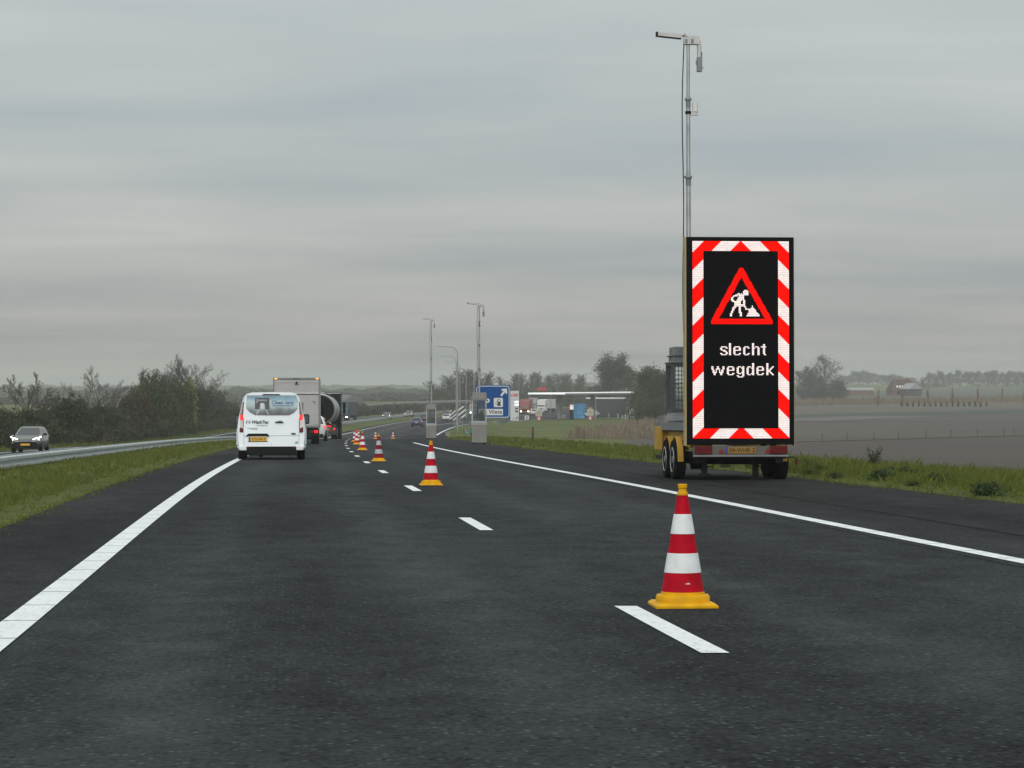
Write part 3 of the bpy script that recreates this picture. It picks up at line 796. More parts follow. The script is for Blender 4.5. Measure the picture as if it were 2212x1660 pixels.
# a few darker tussocks on the right verge
for i, (px, Z, sc) in enumerate([(s_, 30+1.55*k, .26+.16*((k*7) % 5)/4) for k, s_ in enumerate([8.4,9.6,8.2,8.8,10.2,8.3,9.1,8.6,8.2,9.9,8.4,8.9,8.3,9.4,8.5,8.2,10.4,8.7,8.3,9.0,8.4,8.6])]):
    p = on(px, Z, -.05)
    shrub('tussock', 'dark green weedy tussock in the grass of the right verge', p, 'tussock', LEAF_WEED, (.8, .6, .62), 900, .045, rz=i, sc=(sc*1.3, sc, sc), group='tussocks in the right verge', seed=64, cat='grass tussock', stems=6)
# ------------------------------------------------------------------ common materials
YEL = M('signal_yellow', (0.70, 0.36, 0.002), rough=.55, var=.16, scale=9, spec=.2)
RED = M('cone_red', (0.42, 0.001, 0.014), rough=.6, var=.22, scale=9, spec=.12)
REFL = M('reflective_white', (0.70, 0.73, 0.74), rough=.45, var=.10, scale=11)
REFL_GREY = M('reflective_grey', (0.40, 0.45, 0.47), rough=.4, var=.06)
RED_DULL = M('cone_red_dull', (0.21, 0.006, 0.018), rough=.6, var=.1, spec=.15)
BLACK = M('black_plastic', (0.006, 0.006, 0.007), rough=.55, var=.2, spec=.15)
RUBBER = M('tyre_rubber', (0.007, 0.007, 0.007), rough=.9, var=.2, spec=.08)
STEEL = M('galvanised_steel', (0.36, 0.38, 0.39), rough=.42, metal=.55, var=.18, scale=5)
STEEL_D = M('weathered_steel', (0.20, 0.215, 0.22), rough=.6, metal=.4, var=.2, scale=4)
ALU = M('bare_aluminium', (0.48, 0.48, 0.47), rough=.45, metal=.3, var=.12, scale=2)
WHITE = M('white_paint', (0.80, 0.86, 0.90), rough=.25, coat=.5, var=.03, scale=1.5)
WHITE_M = M('white_panel', (0.66, 0.65, 0.63), rough=.5, var=.08, scale=1.2)
GREY_C = M('concrete_grey', (0.27, 0.27, 0.26), rough=.9, var=.15, scale=1)
GLASS = glass_mat('dark_glass', (0.012, 0.017, 0.021), .15)
PLATE_SHADED = M('plate_shaded', (0.30, 0.155, 0.012), rough=.6, var=.2)  # trailer plate yellow, darkened to paint in the shade below the sign board
PLATE = M('plate_yellow', (0.72, 0.40, 0.02), rough=.4, var=.05)
PLATE_BLUE = M('plate_blue', (0.02, 0.06, 0.3), rough=.4)
INK = M('black_ink', (0.01, 0.01, 0.011), rough=.6)
TAIL_ON = M('tail_lamp_on', (0.5, 0.01, 0.01), rough=.2, emit=(1, .008, .008), es=1.7, spec=.2)
TAIL_OFF = M('tail_lamp_dark', (0.10, 0.003, 0.005), rough=.4, spec=.25)
LAMP_CLR = M('lamp_clear', (0.55, 0.5, 0.5), rough=.15, coat=.4)
HEAD_ON = M('headlamp_on', (0.9, 0.9, 0.9), rough=.2, emit=(1, .97, .92), es=12)
HEAD_YEL = M('headlamp_warm', (0.9, 0.85, 0.6), rough=.2, emit=(1, .88, .5), es=16)
AMBER = M('amber_lamp', (0.8, 0.3, 0.02), rough=.3, emit=(1, .42, .04), es=2.2)

# ------------------------------------------------------------------ traffic cones
def make_cone(label, red, white, cap_m, base_m):
    t = thing('traffic_cone', label, 'traffic cone', group='traffic cones along the lane line')
    b = MB(); w = .20
    b.rings([[(-w,-w,.0),(w,-w,.0),(w,w,.0),(-w,w,.0)],[(-w,-w,.014),(w,-w,.014),(w,w,.014),(-w,w,.014)],[(-.18,-.18,.03),(.18,-.18,.03),(.18,.18,.03),(-.18,.18,.03)]])
    b.lathe([(.172,.02),(.174,.062),(.166,.075),(.140,.078),(.139,.094),(.134,.096)], 28)
    b.build('base', base_m, t, smooth=True)
    def rr(z): return lerp(.137, .034, (z-.094)/(.713-.094))
    zs = [.094, .216, .341, .463, .590, .713]
    c = MB(); c.lathe([(rr(z), z) for z in zs], 28); c.build('cone_body', red, t, smooth=True)
    for a, bb in ((zs[1], zs[2]), (zs[3], zs[4])):
        s = MB(); s.lathe([(rr(a)+.0005, a), (rr(a)+.003, a+.002), (rr(bb)+.003, bb-.002), (rr(bb)+.0005, bb)], 28, cap=False); s.build('reflective_band', white, t, smooth=True)
    k = MB(); k.lathe([(.0335,.708),(.036,.713),(.035,.726),(.026,.738),(.0245,.752),(.030,.757),(.031,.778),(.027,.782)], 24); k.build('cap', cap_m, t, smooth=True)
    return t
def cap_mat(): return BLACK
cone0 = make_cone('nearest and largest traffic cone, by a white dash, small pale mark near its foot', RED, REFL, YEL, YEL)
p = at(1475, 14.1); cone0.location = p+Vector((0,0,.005)); cone0.rotation_euler = (pitch(14), 0, R(4)); cone0.scale = (.965,)*3
mk = MB(); mk.add([(.008,-.1275,.147),(.030,-.1235,.147),(.030,-.1245,.151),(.021,-.1215,.157),(.016,-.1225,.157),(-.006,-.1280,.150)], [(0,1,2,3,4,5)])
mk.build('print_mark', M('faded_print', (0.6, 0.45, 0.43), rough=.6), cone0).location = (0, -.0035, 0)
dull = make_cone('dull greyish banded cone, third in the line', RED_DULL, REFL_GREY, YEL, YEL)
dull.location = at(818, 63.6, .005); dull.rotation_euler = (pitch(63), 0, R(-4)); dull.scale = (.965,)*3
for px, Z, lab in [(931, 38.9, 'second traffic cone of the line, directly below the farther camera cabinet'),
                   (783, 92, 'fourth cone of the line, bright, standing clear just right of the clustered cones'),
                   (770.7, 119, 'middle cone of the close cluster of three, standing in front of the other two'),
                   (766, 140, 'leftmost cone of the close cluster of three'),
                   (774.5, 165, 'cone almost hidden behind the front cone of the cluster, only its right side showing')]:
    dup(cone0, at(px, Z, .005), R(px % 17-8), pitch(Z), lab, .965)
far_cone = make_cone('black capped cone set right, beside the third cone, on the surface joint', RED, REFL, BLACK, YEL)
far_cone.location = at(811.3, 212, .005); far_cone.scale = (1,)*3
dup(far_cone, at(849, 222, .005), R(5), 0, 'black capped cone standing alone at the tip of the dark surface joint', 1.0)
for ch in [c for c in bpy.data.objects if c.name.startswith('print_mark') and c.parent and c.parent != cone0]: bpy.data.objects.remove(ch)

# ------------------------------------------------------------------ masts
def mast_top(par, x, y, z0, ztop, parent_cable=True):
    """pole of telescoping sections with a lamp arm, a camera on a gooseneck and an antenna, all under the mast part"""
    m = MB(); H = ztop-z0
    segs = [(z0, .052), (z0+H*.27, .046), (z0+H*.54, .040), (z0+H*.79, .034)]
    for i, (z, r) in enumerate(segs):
        z1 = segs[i+1][0]+.1 if i < 3 else ztop-.1
        m.lathe([(r, 0), (r, z1-z)], 12, c=(x, y, z))
        if i: m.lathe([(r+.03, 0), (r+.035, .02), (r+.035, .045), (r+.01, .06)], 12, c=(x, y, z)); m.lathe([(r+.012, -.14), (r+.012, 0)], 12, c=(x, y, z), mi=1)
    m.box(x-.10, x-.03, y-.02, y+.02, segs[2][0]+.01, segs[2][0]+.04, 1)
    mast = m.build('mast', [STEEL, STEEL_D], par, smooth=True)
    b = MB(); b.box(x-.09, x+.22, y-.06, y+.06, ztop-.19, ztop-.06); b.box(x-.02, x+.2, y-.05, y+.05, ztop-.06, ztop-.02); b.box(x-.07, x-.02, y-.07, y-.06, ztop-.17, ztop-.09, 1); b.box(x+.05, x+.10, y-.07, y-.06, ztop-.17, ztop-.09, 1)
    b.build('bracket', [ALU, STEEL_D], mast, bevel=.012)
    l = MB(); l.rings([[(x-.60, y-.045, ztop-.03), (x-.60, y+.045, ztop-.03), (x-.60, y+.045, ztop+.04), (x-.60, y-.045, ztop+.04)], [(x-.13, y-.04, ztop-.07), (x-.13, y+.04, ztop-.07), (x-.13, y+.04, ztop+.01), (x-.13, y-.04, ztop+.01)]])
    l.box(x-.635, x-.60, y-.05, y+.05, ztop-.04, ztop+.05, 1)
    l.tube([(x-.14, y, ztop-.02), (x-.08, y, ztop+.01), (x-.02, y, ztop-.05)], [.035, .045, .03], 8)
    l.rings([[(x-.59, y-.047, ztop-.045), (x-.59, y+.047, ztop-.045), (x-.59, y+.047, ztop-.028), (x-.59, y-.047, ztop-.028)], [(x-.14, y-.042, ztop-.087), (x-.14, y+.042, ztop-.087), (x-.14, y+.042, ztop-.068), (x-.14, y-.042, ztop-.068)]], mi=1)
    l.build('lamp_head', [ALU, BLACK], mast)
    c = MB(); c.tube([(x+.1, y, ztop-.10), (x+.18, y, ztop-.10), (x+.215, y, ztop-.14), (x+.22, y, ztop-.25), (x+.22, y, ztop-.46)], [.045, .045, .045, .046, .046], 10)
    c.box(x+.175, x+.265, y-.055, y+.055, ztop-.72, ztop-.44, 1); c.box(x+.155, x+.18, y-.03, y+.03, ztop-.58, ztop-.50, 1); c.box(x+.255, x+.275, y-.04, y+.04, ztop-.70, ztop-.34, 1); c.tube([(x+.265, y, ztop-.64), (x+.32, y, ztop-.635)], .012, 6)
    c.build('camera', [ALU, STEEL_D], mast, smooth=True)
    za = ztop-H*.25
    a = MB(); a.box(x, x+.19, y-.025, y+.025, za-.05, za-.01); a.box(x+.16, x+.19, y-.03, y+.03, za-.05, za+.20); a.box(x+.09, x+.17, y-.05, y+.05, za+.02, za+.20, 1); a.lathe([(.06, -.02), (.06, .03)], 12, c=(x, y, za), mi=2)
    for k in range(4): a.box(x+.168, x+.18, y-.036, y-.03, za+.04+k*.042, za+.055+k*.042, 2)
    a.build('antenna', [ALU, WHITE_M, BLACK], mast)
    cb = MB(); n = 14; cb.tube([(x-.085-.02*math.sin(i/n*9)-.035*math.sin(i/n*3.14), y-.03, lerp(ztop-.18, z0, i/n)) for i in range(n+1)], .011, 5); cb.build('cable', BLACK, mast, smooth=True)
    return mast
def cage(par, x0, x1, y0, y1, z0, z1, mesh_m, frame_m, n=18):
    """a box of corner posts and rails with wire mesh on three sides"""
    m = MB(); w = .07
    for x in (x0, x1-w):
        for y in (y0, y1-w): m.box(x, x+w, y, y+w, z0, z1)
    for z in (z0, z1-.05):
        m.box(x0+w, x1-w, y0+.004, y0+w-.004, z, z+.05); m.box(x0+w, x1-w, y1-w+.004, y1-.004, z, z+.05)
        m.box(x0+.004, x0+w-.004, y0+w, y1-w, z, z+.05); m.box(x1-w+.004, x1-.004, y0+w, y1-w, z, z+.05)
    f = m.build('cage_frame', frame_m, par)
    g = MB()
    for i in range(n):
        z = lerp(z0+.06, z1-.06, i/(n-1))
        for y in (y0+.03, y1-.03): g.box(x0+w, x1-w, y-.004, y+.004, z-.004, z+.004)
        for x in (x0+.03, x1-.03): g.box(x-.004, x+.004, y0+w, y1-w, z-.004, z+.004)
    k = max(4, int((x1-x0)/.075))
    for i in range(1, k):
        x = lerp(x0+w, x1-w, i/k)
        for y in (y0+.03, y1-.03): g.box(x-.004, x+.004, y-.006, y+.006, z0+.05, z1-.05)
        y = lerp(y0+w, y1-w, i/k)
        for xx in (x0+.03, x1-.03): g.box(xx-.006, xx+.006, y-.004, y+.004, z0+.05, z1-.05)
    g.build('wire_mesh', mesh_m, par)
    return f

# ------------------------------------------------------------------ sign trailer
PXM = F/42.0
ZT = 42.0
org = at(1601, ZT); gz = org.z
tr = thing('sign_trailer', 'tall black LED warning sign on a yellow trailer, lit with roadworks triangle and words', 'trailer', org, heading(42)*.8, pitch(42))
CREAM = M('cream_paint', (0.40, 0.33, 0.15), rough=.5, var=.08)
PALE_SHADED = M('pale_cream_shaded', (0.10, 0.094, 0.08), rough=.5, var=.08)  # rear panel cream, with the shade of the overhanging board put into its colour
DECKM = M('deck_grey', (0.17, 0.18, 0.19), rough=.7, var=.2)
TYEL = M('trailer_yellow', (0.46, 0.26, 0.02), rough=.6, var=.18, scale=2)
BD0, BD1 = .66, 4.495     # board bottom and top over the ground
bd = MB(); bd.box(-1.0, 1.0, .02, .30, BD0, BD1)
board = bd.build('sign_board', M('board_black', (0.004, 0.004, 0.005), rough=.8, var=.2, spec=.1), tr, bevel=.01)
fr = MB(); fr.box(-1.03, -1.003, .05, .27, BD0-.02, BD1); fr.box(1.003, 1.012, .05, .27, BD0-.02, BD1); fr.build('sign_frame', CREAM, tr)
ml = MB()
for z in (1.2, 2.75, 4.15): ml.box(-1.04, -1.031, .15, .23, z, z+.11)
ml.build('side_marker', M('marker_orange', (0.5, 0.12, 0.02), rough=.4), tr)
NX, NY = 88, 178; PIT = 1.802/NX
X0, ZTOP = -.895, 4.42
def led_grid():
    g = [[0]*NX for _ in range(NY)]
    def seg(x, y, a, b, c, d):
        vx, vy = c-a, d-b; t = max(0, min(1, ((x-a)*vx+(y-b)*vy)/(vx*vx+vy*vy+1e-9))); return math.hypot(x-a-t*vx, y-b-t*vy)
    def tri(x, y, A, B, C):
        def s(p, q): return (q[0]-p[0])*(y-p[1])-(q[1]-p[1])*(x-p[0])
        a, b, c = s(A, B), s(B, C), s(C, A); return (a >= 0 and b >= 0 and c >= 0) or (a <= 0 and b <= 0 and c <= 0)
    A, B, C = (44.5, 27.0), (19.5, 72.7), (70.5, 72.7)
    body = [(44.6,49.6,40.6,57.0,2.2), (42.4,47.8,36.9,50.2,.8), (36.9,50.2,35.8,52.8,.8), (35.8,52.8,38.6,55.4,.8), (46.2,50.0,47.4,57.4,.8), (47.2,58.4,49.0,61.4,.6), (49,61.4,52.4,62.2,.6), (39.4,57.4,36.6,62.6,1.1), (36.6,62.6,34.6,67.4,1.0), (42.6,56.6,43.0,62.4,1.1), (43,62.4,44.4,67.2,1.1), (40.8,57.6,46.2,57.8,.8)]
    for j in range(NY):
        for i in range(NX):
            x, y = i+.5, j+.5
            if i < 10 or i >= NX-10 or j < 9 or j >= NY-9:
                f = (min(x, NX-x)+y-10.2) % 33.4
                g[j][i] = 1 if f < 16.7 else 2
                continue
            d = min(seg(x, y, *A, *B), seg(x, y, *B, *C), seg(x, y, *C, *A))
            if d < 2.75 : g[j][i] = 1
            elif tri(x, y, A, B, C):
                if math.hypot(x-48.6, y-46.6) < 2.8 or any(seg(x, y, *b[:4]) < b[4] for b in body) or tri(x, y, (54.3, 58), (49.2, 67.9), (61.6, 67.9)): g[j][i] = 2
    GL = {
     's': (".#####.","##...##","##.....",".####..","...###.",".....##","##...##",".#####."),
     'l': ("##",)*11,
     'e': (".#####.","##...##","##...##","#######","##.....","##.....","##...##",".#####."),
     'c': (".####.","##..##","##....","##....","##....","##....","##..##",".####."),
     'h': ("##.....","##.....","##.....","##.###.","###..##","##...##","##...##","##...##","##...##","##...##","##...##"),
     't': ("..##.","..##.","#####","..##.","..##.","..##.","..##.","..##.","..##.","...##"),
     'w': ("##...##...##","##...##...##","##..####..##",".##.#..#.##.",".##.#..#.##.",".####..####.","..##....##..","..##....##.."),
     'g': (".###.##","##..###","##...##","##...##","##...##","##..###",".###.##",".....##","##...##",".#####."),
     'd': (".....##",".....##",".....##",".###.##","##..###","##...##","##...##","##...##","##...##","##..###",".###.##"),
     'k': ("##.....","##.....","##.....","##...##","##..##.","##.##..","####...","####...","##.##..","##..##.","##...##")}
    def put(s, xs, base):
        for ch, x in zip(s, xs):
            rows = GL[ch]; h = len(rows) if ch != 'g' else 8
            top = base-h+1
            for j, rw in enumerate(rows):
                for i, c in enumerate(rw):
                    if c == '#': g[top+j][x+i] = 2
    put('slecht', (25, 33, 37, 46, 54, 62), 102)
    put('wegdek', (17, 31, 40, 49, 58, 67), 120)
    return g
grid = led_grid(); LR, LW = MB(), MB(); h = PIT*.40
for j in range(NY):
    for i in range(NX):
        if grid[j][i]:
            x = X0+(i+.5)*PIT; z = ZTOP-(j+.5)*PIT; k = h*1.02
            (LR if grid[j][i] == 1 else LW).add([(x-k, .012, z-k), (x+k, .012, z-k), (x+k, .012, z+k), (x-k, .012, z+k)], [(0,1,2,3)])
def led_mat(name, cols, st):
    m = bpy.data.materials.new(name); m.use_nodes = True; t = m.node_tree; b = t.nodes['Principled BSDF']; b.inputs['Base Color'].default_value = (0, 0, 0, 1); b.inputs['Specular IOR Level'].default_value = 0
    tcn = N(t, 'ShaderNodeTexCoord'); wn = N(t, 'ShaderNodeTexWhiteNoise'); sn = N(t, 'ShaderNodeVectorMath', operation='SNAP'); sn.inputs[1].default_value = (PIT, 1, PIT)
    t.links.new(tcn.outputs['Object'], sn.inputs[0]); t.links.new(sn.outputs[0], wn.inputs['Vector'])
    rp = N(t, 'ShaderNodeValToRGB'); rp.color_ramp.elements[0].color = cols[0]+(1,); rp.color_ramp.elements[1].color = cols[1]+(1,); rp.color_ramp.elements[1].position = .85
    t.links.new(wn.outputs[0], rp.inputs[0]); t.links.new(rp.outputs[0], b.inputs['Emission Color']); b.inputs['Emission Strength'].default_value = st
    return m
LR.build('red_leds', led_mat('led_red', [(1, .0, .0), (1, .006, .0)], 1.7), board, fix=False)
LW.build('white_leds', led_mat('led_white', [(1, .80, .90), (1, .93, .78)], 1.5), board, fix=False)
lv = MB()
for j in range(0, NY, 2): lv.box(X0-.01, X0+1.822, .006, .0105, ZTOP-j*PIT-.004, ZTOP-j*PIT+.001)
lv.build('louvre', M('louvre_black', (0.006, 0.006, 0.008), rough=.8, spec=.1), board)
# chassis, rear bar, lights
ch = MB(); ch.box(-.86, .86, .06, 4.35, .40, .50); ch.box(-.80, -.66, .1, 5.6, .32, .40); ch.box(.66, .80, .1, 5.6, .32, .40); ch.box(-.78, .78, 1.0, 1.1, .28, .40); ch.box(-.78, .78, 2.0, 2.1, .28, .40); ch.tube([(-.7, 4.3, .42), (0, 6.1, .42)], .05, 6); ch.tube([(.7, 4.3, .42), (0, 6.1, .42)], .05, 6)
ch.build('chassis', BLACK, tr)
bb = MB(); bb.box(-.88, .88, .03, .055, .47, .637); bb.build('rear_panel', PALE_SHADED, tr)
rb = MB(); rb.box(-.89, .89, -.02, .05, .435, .468); rb.build('rear_bar', STEEL_D, tr, bevel=.008)
for x in (-.70, .70):
    q = MB(); q.box(x-.16, x+.16, -.01, .028, .49, .635); q.build('tail_light', TAIL_OFF, tr, bevel=.006)
for x in (-.36, .50):
    q = MB(); q.poly([(x-.055, .50), (x+.055, .50), (x, .60)], .012, .028); q.build('triangle_reflector', M('reflector_red', (0.22, 0.01, 0.01), rough=.3), tr)
pl = MB(); pl.box(-.24, .28, .008, .028, .50, .615); plate = pl.build('number_plate', PLATE_SHADED, tr)
q = MB(); q.box(-.29, -.242, .008, .028, .50, .615); q.build('plate_band', PLATE_BLUE, plate)
text('04-WHF-2', .115, INK, plate, (.02, .004, .557), sx=.95)
dk = MB(); dk.box(-1.0, 1.0, .45, 4.3, 1.0, 1.06); dk.box(-1.0, -.94, .45, 4.3, .92, .999); dk.box(.94, 1.0, .45, 4.3, .92, .999); dk.box(-.98, -.90, 3.7, 3.95, 1.062, 1.2)
dk.build('deck', DECKM, tr)
bx = MB(); bx.box(-1.01, -.45, 3.35, 4.3, .52, .99); bx.box(-1.03, -.98, 3.30, 3.348, .52, .98); bx.box(.45, 1.01, 3.35, 4.3, .52, .99); bx.box(-.88, -.45, .5, 3.3, .60, .90)
bx.build('storage_box', TYEL, tr, bevel=.012)
def wheel(par, cx, y, z, r, w, rim_m, sidex, tname='wheel'):
    """tyre with its rim as a sub-part; sidex is the outer side (+1 or -1)"""
    m = MB(); m.lathe([(r*.62, -w/2), (r*.93, -w/2), (r, -w*.36), (r, w*.36), (r*.93, w/2), (r*.62, w/2)], 28, 'x', (cx, y, z))
    o = m.build(tname, RUBBER, par, smooth=True)
    q = MB(); q.lathe([(r*.63, -.012), (r*.60, .010), (r*.45, -.02), (r*.20, -.035), (r*.17, .0), (r*.05, .004)], 20, 'x', (0,0,0))
    q.v = [(cx+sidex*(w/2+a), y+b, z+c) for a, b, c in q.v]
    q.build('rim', rim_m, o, smooth=True)
    return o
RIM = M('rim_silver', (0.42, 0.43, 0.44), rough=.35, metal=.6, var=.1)
WR = .385
for sx in (-1, 1):
    for y in (1.05, 2.05):
        wheel(tr, sx*(1.02 if sx < 0 else .92), y, WR-.015, WR, .21, RIM, sx)
        f = MB()
        for i in range(14):
            a0, a1 = R(184-i*13), R(184-(i+1)*13)
            def P_(a, rr, x): return (x, y-.0+math.cos(a)*rr, WR-.015+math.sin(a)*rr)
            xa, xb = (sx*.975, sx*1.085) if sx < 0 else (.80, .985)
            f.add([P_(a0,.42,xa), P_(a0,.42,xb), P_(a1,.42,xb), P_(a1,.42,xa), P_(a0,.44,xa), P_(a0,.44,xb), P_(a1,.44,xb), P_(a1,.44,xa)], [(0,1,2,3),(7,6,5,4),(1,5,6,2),(0,3,7,4),(0,4,5,1),(3,2,6,7)])
        f.build('fender', TYEL, tr)
for x, y in ((.36, .5), (-.62, .4)):
    q = MB(); q.box(x-.05, x+.05, y-.05, y+.05, .02 if x > 0 else .12, .40); q.box(x-.10, x+.10, y-.10, y+.10, .0 if x > 0 else .10, .03 if x > 0 else .12); q.tube([(x, y, .25), (x+.17, y, .25), (x+.17, y, .36)], .014, 5); q.build('support_leg', BLACK, tr)
q = MB(); q.box(-.48, -.22, 3.0, 3.3, .14, .36); q.box(-.46, -.24, 2.98, 3.0, .16, .34, 1); q.build('battery_box', [STEEL, BLACK], tr)
q = MB(); q.tube([(.90, .2, .42), (1.0, .18, .43), (1.06, .16, .40)], .012, 5); q.box(1.04, 1.08, .12, .16, .28, .40, 1); q.build('side_lamp', [BLACK, TAIL_OFF], tr)
# mast cabinet on the deck
CAGE_DK = M('cage_dark_steel', (0.085, 0.092, 0.095), rough=.7, metal=.2, var=.2)
CX0, CX1, CY0, CY1 = -.97, -.14, 2.15, 2.95
q = MB(); q.box(CX0, CX1, CY0, CY1, 1.10, 1.20); q.box(CX0+.02, CX1-.02, CY0+.02, CY1-.02, 1.20, 1.27); q.box(CX0+.05, CX1-.05, CY0+.05, CY1-.05, 1.06, 1.10); q.build('cabinet_base', STEEL, tr, bevel=.008)
cage(tr, CX0, CX1, CY0, CY1, 1.27, 2.22, CAGE_DK, CAGE_DK, 11)
q = MB(); q.box(CX0-.02, CX1+.02, CY0-.02, CY1+.02, 2.22, 2.25); q.box(CX0+.05, CX1-.05, CY0+.05, CY1-.05, 2.25, 2.36); q.box(CX0+.01, CX1-.01, CY0+.01, CY1-.01, 2.36, 2.38); q.box(CX0+.06, CX1-.06, CY0+.06, CY1-.06, 2.38, 2.54); q.build('cabinet_roof', STEEL_D, tr, bevel=.01)
q = MB(); q.box(CX0+.28, CX0+.36, CY0+.2, CY0+.28, 1.28, 2.1); q.box(CX0+.26, CX0+.50, CY0+.18, CY0+.24, 2.02, 2.07); q.box(CX0+.30, CX0+.42, CY0+.2, CY0+.3, 1.4, 1.5); q.build('hoist', BLACK, tr)
mast_top(tr, CX0+.40, (CY0+CY1)/2, 2.54, 8.66)

# ------------------------------------------------------------------ camera cabinets
BOOTH = M('cabinet_grey', (0.225, 0.22, 0.205), rough=.7, var=.12, scale=2)
def camera_cabinet(label, p, rz, ztop, sc):
    t = thing('camera_cabinet', label, 'camera mast', p, rz, 0, 'camera cabinets with masts'); w = .39
    for x in (-.27, .27):
        for y in (-.27, .27):
            q = MB(); q.lathe([(.05, 0), (.05, .05), (.03, .05), (.03, .10)], 10, c=(x, y, -.01)); q.build('foot', BLACK, t)
    q = MB(); q.box(-w, w, -w, w, .09, 1.02); q.build('lower_cabinet', BOOTH, t, bevel=.012)
    q = MB(); q.box(-w-.02, w+.02, -w-.02, w+.02, 1.02, 1.06); q.box(-w+.01, w-.01, -w+.01, w-.01, 1.06, 1.10); q.box(-w-.025, w+.025, -w-.025, w+.025, 1.10, 1.17); q.build('middle_trim', STEEL, t)
    q = MB(); q.box(-w+.04, w-.05, -w-.006, -w-.001, .36, .365); q.box(-.02, w-.05, -w-.006, -w-.001, .70, .705); q.box(-w+.06, -.1, -w-.006, -w-.001, .78, .785); q.build('door_seam', STEEL_D, t)
    cage(t, -w, w, -w, w, 1.17, 2.36, STEEL, STEEL)
    q = MB(); q.box(-w+.03, w-.03, -w+.012, -w+.016, 1.22, 2.31); q.box(w-.016, w-.012, -w+.03, w-.03, 1.22, 2.31); q.build('glass_pane', glass_mat('cabinet_glass', (0.10, 0.12, 0.13), .1, .35), t)
    q = MB(); q.box(-.12, -.05, -.1, 0, 1.18, 2.2); q.box(.0, .26, -.05, .25, 1.18, 1.62); q.box(.04, .2, -.05, .1, 1.62, 1.72); q.build('inner_gear', BLACK, t, bevel=.03)
    q = MB(); q.box(-w-.05, w+.03, -w-.05, w+.05, 2.36, 2.40); q.box(-w-.01, w, -w, w, 2.40, 2.53); q.box(-w+.06, w-.01, -w+.05, w-.02, 2.53, 2.71); q.build('cabinet_roof', BOOTH, t, bevel=.008)
    q = MB(); q.box(-w-.035, -w-.002, -w+.02, -w+.2, .2, .62); q.build('side_reflector', TAIL_OFF, t)
    mast_top(t, .02, 0, 2.71, ztop, True)
    return t
camera_cabinet('nearer grey camera cabinet with tall mast, in front of the blue road sign', at(1034.5, 120, .01), R(3), 7.42, 1)
camera_cabinet('farther grey camera cabinet with slim mast, above the second traffic cone', at(931.5, 178, .01), R(2), 9.4, 1)
bpy.data.objects

# ------------------------------------------------------------------ signs
SIGN_BLUE = M('sign_blue', (0.0, 0.060, 0.25), rough=.6, var=.05, spec=.1)
SIGN_WHITE = M('sign_white', (0.66, 0.68, 0.69), rough=.4, var=.04)
def rrect(x0, x1, z0, z1, r, n=6):
    pts = []
    for cx, cz, a0 in ((x1-r, z0+r, -90), (x1-r, z1-r, 0), (x0+r, z1-r, 90), (x0+r, z0+r, 180)):
        for i in range(n+1):
            a = R(a0+90*i/n); pts.append((cx+r*math.cos(a), cz+r*math.sin(a)))
    return pts
def ring_poly(mb, outer, inner, y0, y1):
    n = len(outer); vs = [(x, y0, z) for x, z in outer]+[(x, y0, z) for x, z in inner]+[(x, y1, z) for x, z in outer]+[(x, y1, z) for x, z in inner]
    mb.add(vs, [(i, (i+1)%n, (i+1)%n+n, i+n) for i in range(n)]+[(i+2*n, i+3*n, (i+1)%n+3*n, (i+1)%n+2*n) for i in range(n)]+[(i, i+2*n, (i+1)%n+2*n, (i+1)%n) for i in range(n)]+[(i+n, (i+1)%n+n, (i+1)%n+3*n, i+3*n) for i in range(n)])
p = at(1058, 240); u_ = F/240
sg = thing('road_sign', 'large blue motorway sign with arrow, parking letter, fuel pump symbol and place name', 'road sign', p, heading(240)*.3)
W0, W1 = (1035.5-CX)/u_-(1058-CX)/u_-.45, (1102-1058)/u_
Z0, Z1 = CZ-(904-HY)/u_-p.z, CZ-(832.5-HY)/u_-p.z
W0 = W1-3.62
q = MB(); q.poly(rrect(W0, W1, Z0, Z1, .06), 0, .06); panel = q.build('sign_panel', SIGN_BLUE, sg)
q = MB(); ring_poly(q, rrect(W0+.07, W1-.07, Z0+.07, Z1-.07, .30), rrect(W0+.14, W1-.14, Z0+.14, Z1-.14, .25), -.006, .002); q.build('sign_border', SIGN_WHITE, panel)
ax, az, d = W1-.62, Z1-.62, .70
q = MB(); pts = []
for a, b in ((-.13, -.78), (.13, -.78), (.13, -.05), (.42, -.22), (.42, .02), (0, .42), (-.42, .02), (-.42, -.22), (-.13, -.05)):
    c, s_ = math.cos(R(-38)), math.sin(R(-38)); pts.append((ax+.05+(a*c-b*s_)*.82, az+(a*s_+b*c)*.82))
q.poly(pts, -.008, .002); q.build('arrow', SIGN_WHITE, panel)
fx0, fx1, fz0, fz1 = W1-1.72, W1-.76, Z0+1.18, Z0+2.14
q = MB(); q.poly(rrect(fx0, fx1, fz0, fz1, .1), -.006, .002); icon = q.build('fuel_symbol', SIGN_WHITE, panel)
q = MB(); q.box(fx0+.38, fx0+.70, -.010, -.0065, fz0+.16, fz0+.50); ring_poly(q, rrect(fx0+.38, fx0+.70, fz0+.50, fz0+.82, .07), rrect(fx0+.44, fx0+.64, fz0+.58, fz0+.76, .03), -.010, -.0065)
q.box(fx0+.33, fx0+.75, -.0098, -.0062, fz0+.12, fz0+.16); q.tube([(fx0+.37, -.008, fz0+.66), (fx0+.25, -.008, fz0+.56), (fx0+.22, -.008, fz0+.40), (fx0+.24, -.008, fz0+.24), (fx0+.33, -.008, fz0+.24)], .022, 5); q.build('pump_drawing', INK, icon)
text('P', 1.05, SIGN_WHITE, panel, (W1-2.42, -.003, fz0+.48), 'letter', bold=.02)
q = MB(); q.box(W1-3.30, W1-.76, -.006, .002, Z0+.32, Z0+.98); nm = q.build('name_panel', SIGN_WHITE, panel)
text('De Vliete', .56, INK, nm, (W1-2.0, -.008, Z0+.66), bold=.012, space=1.06)
